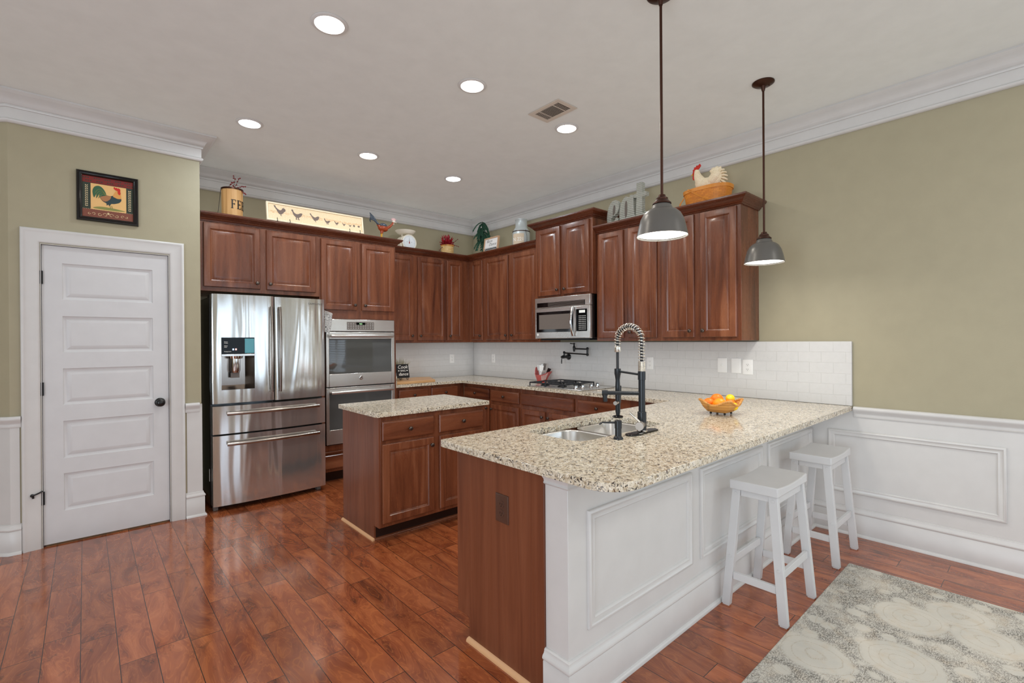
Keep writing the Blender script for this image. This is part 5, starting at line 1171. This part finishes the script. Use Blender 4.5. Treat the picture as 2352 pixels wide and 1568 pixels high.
# glazed rooster figurine
rx, ry = 2.425, 4.86
t = thing('rooster_figurine', 'glossy russet rooster figurine stretching its neck, on the oven cabinet', 'figurine', (rx, ry, ZT))
def fused(name, balls, tubes, mat, par, vox=.004, smooth_it=6):
    b = MB()
    for c, r in balls: b.ball(c, r, 20, 14)
    for p, r in tubes: b.tube(p, r, 12)
    o = obj(name, b, mat, par, ang=180); m = o.modifiers.new('remesh', 'REMESH'); m.mode = 'VOXEL'; m.voxel_size = vox; m.use_smooth_shade = True
    m = o.modifiers.new('smooth', 'SMOOTH'); m.iterations = smooth_it; m.factor = .5; return o
P = lambda x, z, y=0.0: (rx+x, ry+y, z)
fused('body', [(P(.012, 2.630), (.052, .040, .036)), (P(.03, 2.622), (.045, .036, .030))], [([P(.05, 2.632), P(.095, 2.655), P(.125, 2.685), P(.140, 2.712)], [.020, .015, .012, .011]), ([P(-.02, 2.645), P(-.05, 2.665)], [.024, .012]), ([P(.004, 2.605), P(.002, 2.565)], [.022, .013])], M['rust'], t)
for dy in (-.008, .010):
    b = MB(); b.tube([P(.0, 2.568, dy), P(.0, 2.50, dy), P(.004, ZT+.006, dy)], [.006, .004, .004], 8)
    for a in (-40, 0, 40): b.tube([P(.004, ZT+.004, dy), P(.004+.022*math.cos(math.radians(a)), ZT+.003, dy+.022*math.sin(math.radians(a)))], .003, 6)
    obj('leg', b, M['yellow'], t, ang=60)
b = MB()
for k in range(5):
    b.tube([P(-.04, 2.660, -.004*k), P(-.07-.006*k, 2.70, -.004*k), P(-.095-.008*k, 2.735-.006*k, 0), P(-.128, 2.765-.016*k, .003*k), P(-.136+.004*k, 2.775-.024*k, .004*k)], [.010, .012, .010, .007, .004], 8)
obj('tail', b, M['bluegrey'], t, ang=60)
b = MB(); b.ball(P(.012, 2.658, -.018), (.042, .020, .022), 16, 10); b.ball(P(.012, 2.658, .018), (.042, .020, .022), 16, 10)
obj('wings', b, M['bluegrey'], t)
b = MB(); b.ball(P(.146, 2.722), (.017, .012, .015), 14, 10); b.tube([P(.156, 2.722), P(.182, 2.713)], [.007, .001], 8); b.ball(P(.145, 2.698), (.006, .005, .012), 10, 8); obj('head', b, M['ivory'], t)
b = MB(); b.prism([(rx+p[0], p[1]) for p in ((.122, 2.733), (.112, 2.752), (.130, 2.750), (.136, 2.765), (.148, 2.755), (.160, 2.764), (.164, 2.750), (.182, 2.750), (.164, 2.733))], ry-.003, ry+.003, 'y'); obj('comb', b, M['pinkglaze'], t, bev=.002)
# kitchen scale
kx, ky = 2.905, 5.20
t = thing('kitchen_scale', 'ivory enamel kitchen scale with a round dial and shallow pan above the back cabinets', 'scale', (kx, ky, ZT))
b = MB(); b.prism([(kx-.098, ZT), (kx+.098, ZT), (kx+.098, ZT+.02), (kx+.085, ZT+.18), (kx+.05, ZT+.215), (kx-.05, ZT+.215), (kx-.085, ZT+.18), (kx-.098, ZT+.02)], ky-.055, ky+.07, 'y'); obj('case', b, M['scale'], t, bev=.008, seg=3)
Td = Matrix.Translation((kx+.010, ky-.062, ZT+.135)) @ Matrix.Rotation(PI/2, 4, 'X')
b = MB(); b.M = Td; b.lathe([(0, -.006), (.086, -.006), (.096, .010), (.096, .018), (.088, .020), (.085, .014), (0, .014)], 40); o = obj('dial_housing', b, M['scale'], t)
b = MB(); b.M = Td; b.lathe([(0, .0143), (.084, .0143), (.084, .0155), (0, .0156)], 40); o = obj('dial', b, M['dial'], t)
b = MB(); b.M = Td
for k in range(40):
    a = 2*PI*k/40; r0 = .068 if k % 5 else .062; p = [(math.cos(a)*r0-.0006*math.sin(a), math.sin(a)*r0), (math.cos(a)*.078, math.sin(a)*.078)]
    b.tube([(p[0][0], p[0][1], .0158), (p[1][0], p[1][1], .0158)], .0007, 4)
for s in (-1, 1): b.ball((s*.03, .006, .0158), (.0035, .0035, .0006), 8, 4)
obj('dial_marks', b, M['greyink'], o, smooth=False)
b = MB(); b.M = Td; b.prism([(-.006, -.012), (.006, -.012), (.0045, .012), (-.0045, .012)], .0162, .0172); obj('pointer_hub', b, M['red'], o, smooth=False)
b = MB(); b.M = Td; b.prism([(-.003, .0121), (.003, .0121), (0, .062)], .0162, .0172); obj('pointer', b, M['greyink'], o, smooth=False)
b = MB()
for s in (-.045, .045): b.tube([(kx+s, ky, ZT+.2155), (kx+s, ky, ZT+.238)], .007, 10)
obj('pan_post', b, M['scale'], t)
b = MB(); b.M = Matrix.Translation((kx, ky, ZT+.238)); b.lathe([(0, 0), (.06, .0), (.095, .014), (.116, .036), (.121, .041), (.122, .044), (.114, .043), (.09, .019), (.056, .006), (0, .005)], 44); obj('pan', b, M['scale'], t)
# red foliage in a cane pot
px_, py_ = 3.525, 5.22
t = thing('cane_pot', 'round pale cane pot holding red foliage near the inside corner', 'pot', (px_, py_, ZT))
b = MB(); b.M = Matrix.Translation((0, 0, 0)); b.lathe([(0, 0), (.070, 0), (.079, .03), (.082, .11), (.079, .158), (.081, .180), (.074, .180), (.070, .15), (0, .14)], 40); o = obj('basket', b, M['pot'], t, local=True)
b = MB(); b.M = Matrix.Translation((px_, py_, ZT)); b.lathe([(.075, .174), (.085, .174), (.086, .190), (.075, .190)], 36, close=True); obj('rim', b, M['wicker'], t)
t = thing('red_foliage', 'bushy crimson leaves and dark berries spilling out of the cane pot', 'foliage', (px_, py_, ZT+.15))
def leafblade(b, p, d, ln, w, up=(0, 0, 1)):
    d = Vector(d).normalized(); s = d.cross(Vector(up))
    s = s.normalized() if s.length > .05 else Vector((1, 0, 0)); nn = s.cross(d); p = Vector(p)
    q = [p, p+d*ln*.4+s*w+nn*.25*w, p+d*ln, p+d*ln*.4-s*w+nn*.25*w, p+d*ln*.45+nn*(-.4*w)]
    V = [b.v(v) for v in q]; V2 = [b.v(v+nn*.0012) for v in q]
    for a in ((0, 1, 4), (1, 2, 4), (2, 3, 4), (3, 0, 4)): b.f([V[i] for i in a]); b.f([V2[i] for i in a[::-1]])
    for i in range(4): b.f([V[i], V2[i], V2[(i+1) % 4], V[(i+1) % 4]])
for k in range(96):
    a = random.uniform(0, 2*PI); e = random.uniform(-.15, 1.4); r = .055*random.uniform(.1, 1)
    p = (px_+r*math.cos(a), py_+r*.8*math.sin(a), ZT+.192+.085*random.random()*math.sin(max(e, .1))); d = (math.cos(a)*math.cos(e), math.sin(a)*math.cos(e)*.8, math.sin(e))
    b = MB(); leafblade(b, p, d, random.uniform(.05, .08), random.uniform(.015, .024)); obj('leaf', b, M['leafred' if k % 4 else 'red'], t, smooth=False)
for w in ([(.04, .0, .17), (.09, -.02, .24), (.15, -.03, .29)], [(.05, 0, .17), (.11, -.02, .205), (.16, -.03, .19)], [(-.05, 0, .17), (-.10, -.02, .15), (-.145, -.03, .105)], [(-.04, 0, .17), (-.09, -.01, .22), (-.13, -.02, .215)], [(0, 0, .2), (-.02, -.02, .29), (.03, -.02, .305)]):
    b = MB(); Q_ = [Vector((px_+p[0], py_+p[1], ZT+p[2])) for p in w]; b.tube(Q_, .002, 6); obj('stalk', b, M['twig'], t, ang=60)
    for u in (.2, .45, .7, .95):
        p = Q_[0].lerp(Q_[1], u*2) if u < .5 else Q_[1].lerp(Q_[2], u*2-1); b = MB(); b.ball(p, .0062, 8, 6); obj('berry', b, M['berry'], t)
# faux spruce
tx, ty = 3.90, 4.96
t = thing('artificial_spruce', 'slim artificial spruce tree with drooping green sprays in the cabinet corner', 'artificial tree', (tx, ty, ZT))
b = MB(); b.tube([(tx, ty, ZT), (tx, ty, 2.80), (tx, ty, 2.95)], [.008, .006, .004], 8); b.M = Matrix.Translation((tx, ty, ZT)); b.lathe([(0, 0), (.045, 0), (.045, .012), (.012, .02), (0, .02)], 16); obj('trunk', b, M['stem'], t)
SPR = [(2.945, .125, 150, 1.0), (2.945, .075, 330, 1.2), (2.93, .07, 250, 1.6), (2.90, .10, 305, 1.5), (2.83, .11, 150, .9), (2.83, .10, 195, 1.2), (2.83, .10, 240, 1.6), (2.83, .11, 290, 1.2), (2.83, .11, 330, .9), (2.72, .11, 140, 1.1), (2.72, .11, 185, 1.5), (2.72, .12, 225, 1.9), (2.72, .12, 275, 1.6), (2.72, .11, 320, 1.2), (2.83, .08, 60, 1.0), (2.72, .08, 40, 1.1)]
SPR += [(random.choice((2.77, 2.80, 2.87, 2.92)), random.uniform(.06, .10), random.uniform(120, 340), random.uniform(1, 2)) for _ in range(12)]
for z, ln, az, dr_ in SPR:
    b = MB(); d0_ = dirs(az); P_ = [Vector((tx, ty, z))+d0_*ln*u+Vector((0, 0, -ln*dr_*u*u)) for u in [i/9 for i in range(10)]]
    b.tube(P_, .0022, 5)
    for i in range(1, 10):
        tg = (P_[i]-P_[i-1]).normalized(); sd = tg.cross(Vector((0, 0, 1))); sd = sd.normalized() if sd.length > .1 else d0_.cross(Vector((0, 0, 1)))
        for s in (-1, -.5, .5, 1):
            leafblade(b, P_[i-1], tg*.9+sd*s*.8+Vector((0, 0, -.35)), .046, .011)
    obj('spray', b, M['leaf'], t, smooth=False)
# little framed saying
gx, gy = 3.80, 4.665
t = thing('framed_sign', 'small framed sign with black script and leaves beside the artificial spruce', 'sign', (gx, gy, ZT))
T = Matrix.Translation((gx-.015, gy+.140, ZT+.004)) @ Matrix.Rotation(-PI/2, 4, 'Z') @ Matrix.Rotation(math.radians(-8), 4, 'X')
b = MB(); b.M = T; b.rings(.28, .245, [(0, -.015), (0, .008), (.003, .010), (.014, .010), (.016, .007), (.016, -.015)], True); obj('frame', b, M['signwood'], t)
b = MB(); b.M = T; b.box((.0162, .0, .0162), (.2638, .012, .2288)); obj('panel', b, M['paper'], t, smooth=False)
for body, x, z in (('Born', .100, .182), ('Dance', .165, .138)):
    V, Q = txt(body, .054, .0006, .38, offset=-.0006); b = MB(); b.M = T @ Matrix.Translation((x, -.0002, z)); b.add(V, Q); obj('lettering', b, M['blackink'], t, smooth=False)
b = MB(); b.M = T
for k in range(9):
    x = .035+k*.026
    for s in (-1, 0, 1): b.prism([(x, .082), (x+s*.012-.005, .098), (x+s*.02, .114+(.01 if s == 0 else 0)), (x+s*.012+.005, .096)], -.0009, -.0003, 'y')
obj('leaf_print', b, M['blackink'], t, smooth=False)
# milk can
mx, my = 3.885, 4.195
t = thing('milk_can', 'galvanised milk can with a burlap number label above the right wall cabinets', 'milk can', (mx, my, ZT))
RC = .103
b = MB(); b.M = Matrix.Translation((mx, my, ZT)); b.lathe([(0, 0), (RC-.002, 0), (RC, .006), (RC, .225), (RC-.003, .236), (RC-.0025, .242), (RC-.006, .246), (.075, .285), (.070, .292), (.069, .376), (.073, .380), (.073, .386), (.067, .386), (.065, .29), (0, .27)], 48); obj('body', b, M['zinc'], t, ang=50)
b = MB(); b.M = Matrix.Translation((mx, my, ZT)); b.lathe([(RC+.0002, .234), (RC+.0025, .234), (RC+.0025, .242), (RC+.0002, .242)], 40, close=True); obj('hoop', b, M['bronze'], t)
b = MB(); g = []
ac = math.radians(208)
for z in (.075, .205): g.append([(mx+(RC+.0012)*math.cos(a), my+(RC+.0012)*math.sin(a), ZT+z) for a in [ac-.80+1.45*i/16 for i in range(17)]])
for z in (.205, .075): g.append([(mx+(RC+.0004)*math.cos(a), my+(RC+.0004)*math.sin(a), ZT+z) for a in [ac-.80+1.45*i/16 for i in range(17)]])
b.sheet(g+[g[0]]); obj('label', b, M['burlap'], t, ang=60)
V, Q = txt('N. 221', .062, .0008, space=.85); b = MB(); b.add([(mx+(RC+.0018-p[1])*math.cos(ac-.06+p[0]/RC), my+(RC+.0018-p[1])*math.sin(ac-.06+p[0]/RC), ZT+.118+p[2]) for p in V], Q); obj('lettering', b, M['whiteink'], t, smooth=False)
b = MB(); b.tube([(mx-.02, my-.098, ZT+.25), (mx-.03, my-.128, ZT+.17), (mx-.03, my-.130, ZT+.12), (mx-.02, my-.106, ZT+.085)], .002, 6); obj('bail_handle', b, M['iron'], t, ang=60)
# metal word
t = thing('metal_word_sign', 'corrugated metal letters spelling eat standing on the cabinet behind the near pendant', 'sign', (3.80, 2.64, ZT))
T = Matrix.Translation((3.785, 2.865, ZT+.0)) @ Matrix.Rotation(-PI/2, 4, 'Z')
letters = {
 'e': ([(.00, .12), (.012, .06), (.05, .035), (.10, .05), (.135, .10), (.105, .115), (.08, .085), (.055, .085), (.05, .12), (.115, .155), (.14, .205), (.125, .265), (.09, .285), (.045, .265), (.012, .205)], None),
 'a': ([(.145, .11), (.16, .05), (.20, .03), (.235, .06), (.27, .035), (.31, .055), (.33, .09), (.31, .105), (.30, .25), (.305, .285), (.265, .292), (.255, .275), (.215, .290), (.17, .25), (.148, .18)], None),
 't': ([(.325, .10), (.335, .05), (.375, .03), (.425, .055), (.45, .10), (.425, .115), (.405, .095), (.392, .11), (.392, .255), (.435, .258), (.435, .292), (.392, .292), (.392, .385), (.335, .385), (.335, .292), (.305, .290), (.305, .258), (.335, .255)], None)}
for ch, (pts, _) in letters.items():
    b = MB(); b.M = T; b.prism(blob(pts, 3) if ch != 't' else pts, 0, .052, 'y'); obj('letter', b, M['corr'], t, bev=.0015, ang=30)
b = MB(); b.M = T; b.prism([(.005, .001), (.45, .001), (.45, .036), (.005, .050)], .004, .048, 'y'); obj('base_bar', b, M['corr'], t, bev=.0015)
for pts in (blob([(.072, .140), (.096, .165), (.100, .220), (.086, .238), (.072, .20)], 3), blob([(.212, .09), (.232, .12), (.234, .22), (.222, .248), (.208, .22), (.206, .14)], 3)):
    b = MB(); b.M = T; b.prism(pts, -.0008, -.0001, 'y'); obj('letter_opening', b, M['stem'], t, smooth=False)
# splint basket with carved rooster
qx, qy = 3.885, 1.905
t = thing('splint_basket', 'honey-coloured oval splint basket with a swing handle at the end of the cabinets', 'basket', (qx, qy, ZT))
b = MB(); n = 44; sq = lambda a, r, z: (r*.62*math.copysign(abs(math.sin(a))**.75, math.sin(a)), r*math.copysign(abs(math.cos(a))**.75, math.cos(a)), z)
rows = [[b.v(sq(2*PI*i/n, r, z)) for i in range(n)] for r, z in ((.158, 0), (.168, .03), (.186, .15), (.196, .200), (.188, .200), (.176, .14), (.152, .012))]
for A, B in zip(rows, rows[1:]):
    for i in range(n): b.f([A[i], A[(i+1) % n], B[(i+1) % n], B[i]])
b.f(rows[0][::-1]); b.f(rows[-1]); obj('body', b, M['basket'], t, local=True, ang=70)
b = MB(); r0, r1 = [[b.v(sq(2*PI*i/n, r, z)) for i in range(n)] for r, z in ((.198, .172), (.201, .200))], [[b.v(sq(2*PI*i/n, r, z)) for i in range(n)] for r, z in ((.187, .203), (.187, .175))]
rr_ = r0+r1
for A, B in list(zip(rr_, rr_[1:])) + [(rr_[-1], rr_[0])]:
    for i in range(n): b.f([A[i], A[(i+1) % n], B[(i+1) % n], B[i]])
obj('rim_splint', b, M['splint'], t, local=True, ang=60)
b = MB(); P_ = [(-.133, .10, .185), (-.150, .045, .150), (-.158, -.02, .105), (-.150, -.085, .065)]; b.tube(P_, .013, 10, flat=.28); b.ball((-.137, .10, .187), .009, 10, 6); obj('swing_handle', b, M['splint'], t, local=True, ang=60)
b = MB(); P_ = [(0.0, .205, .18), (-.04, .225, .12), (-.06, .225, .06), (-.06, .215, .015)]; b.tube(P_, .011, 10, flat=.3); obj('side_handle', b, M['splint'], t, local=True, ang=60)
cx_, cy_ = 3.875, 1.90; zb = ZT+.2045
t = thing('carved_rooster', 'cream carved rooster with a red comb sitting on the splint basket', 'figurine', (cx_, cy_, zb))
Pc = lambda y, z, x=0.0: (cx_+x, cy_+y, zb+z)
fused('body', [(Pc(.02, .045), (.042, .085, .048)), (Pc(.055, .055), (.036, .055, .05))], [([Pc(.06, .07), Pc(.085, .115), Pc(.095, .155), Pc(.092, .178)], [.044, .034, .024, .020]), ([Pc(-.03, .05), Pc(-.07, .085), Pc(-.085, .12)], [.042, .045, .040])], M['feather'], t, .0055)
b = MB(); b.ball(Pc(-.070, .085), (.026, .050, .066), 18, 12); b.ball(Pc(-.040, .060), (.032, .035, .05), 16, 10); obj('tail', b, M['feather'], t)
for k in range(10):
    a = math.radians(118-k*19); o_ = Vector((math.cos(a), math.sin(a))); c_ = Vector((-.072, .075)); xo = -.020+.0045*k
    q = [c_+Vector((-o_.x*.028, o_.y*.034)), c_+Vector((-o_.x*.060, o_.y*.072)), c_+Vector((-o_.x*.080-.006, o_.y*.088-.012))]
    b = MB(); b.tube([Pc(p[0], max(.012, p[1]), xo) for p in q], [.014, .022, .013], 10, flat=.45); obj('tail_feather', b, M['feather'], t, ang=70)
b = MB(); b.prism([(cy_+p[0], zb+p[1]) for p in ((.125, .150), (.130, .185), (.118, .190), (.118, .205), (.102, .203), (.098, .216), (.082, .212), (.066, .224), (.058, .205), (.075, .185), (.098, .170))], cx_-.007, cx_+.007, 'x'); obj('comb', b, M['redpaint'], t, bev=.003)
b = MB(); b.ball(Pc(.112, .155), (.018, .020, .022), 14, 10); b.ball(Pc(.122, .120), (.007, .012, .022), 12, 8); obj('face_and_wattle', b, M['redpaint'], t)
b = MB(); b.tube([Pc(.124, .152), Pc(.148, .140)], [.009, .001], 8); obj('beak', b, M['yellow'], t)
# tidy names: repeats carry Blender's own suffix already
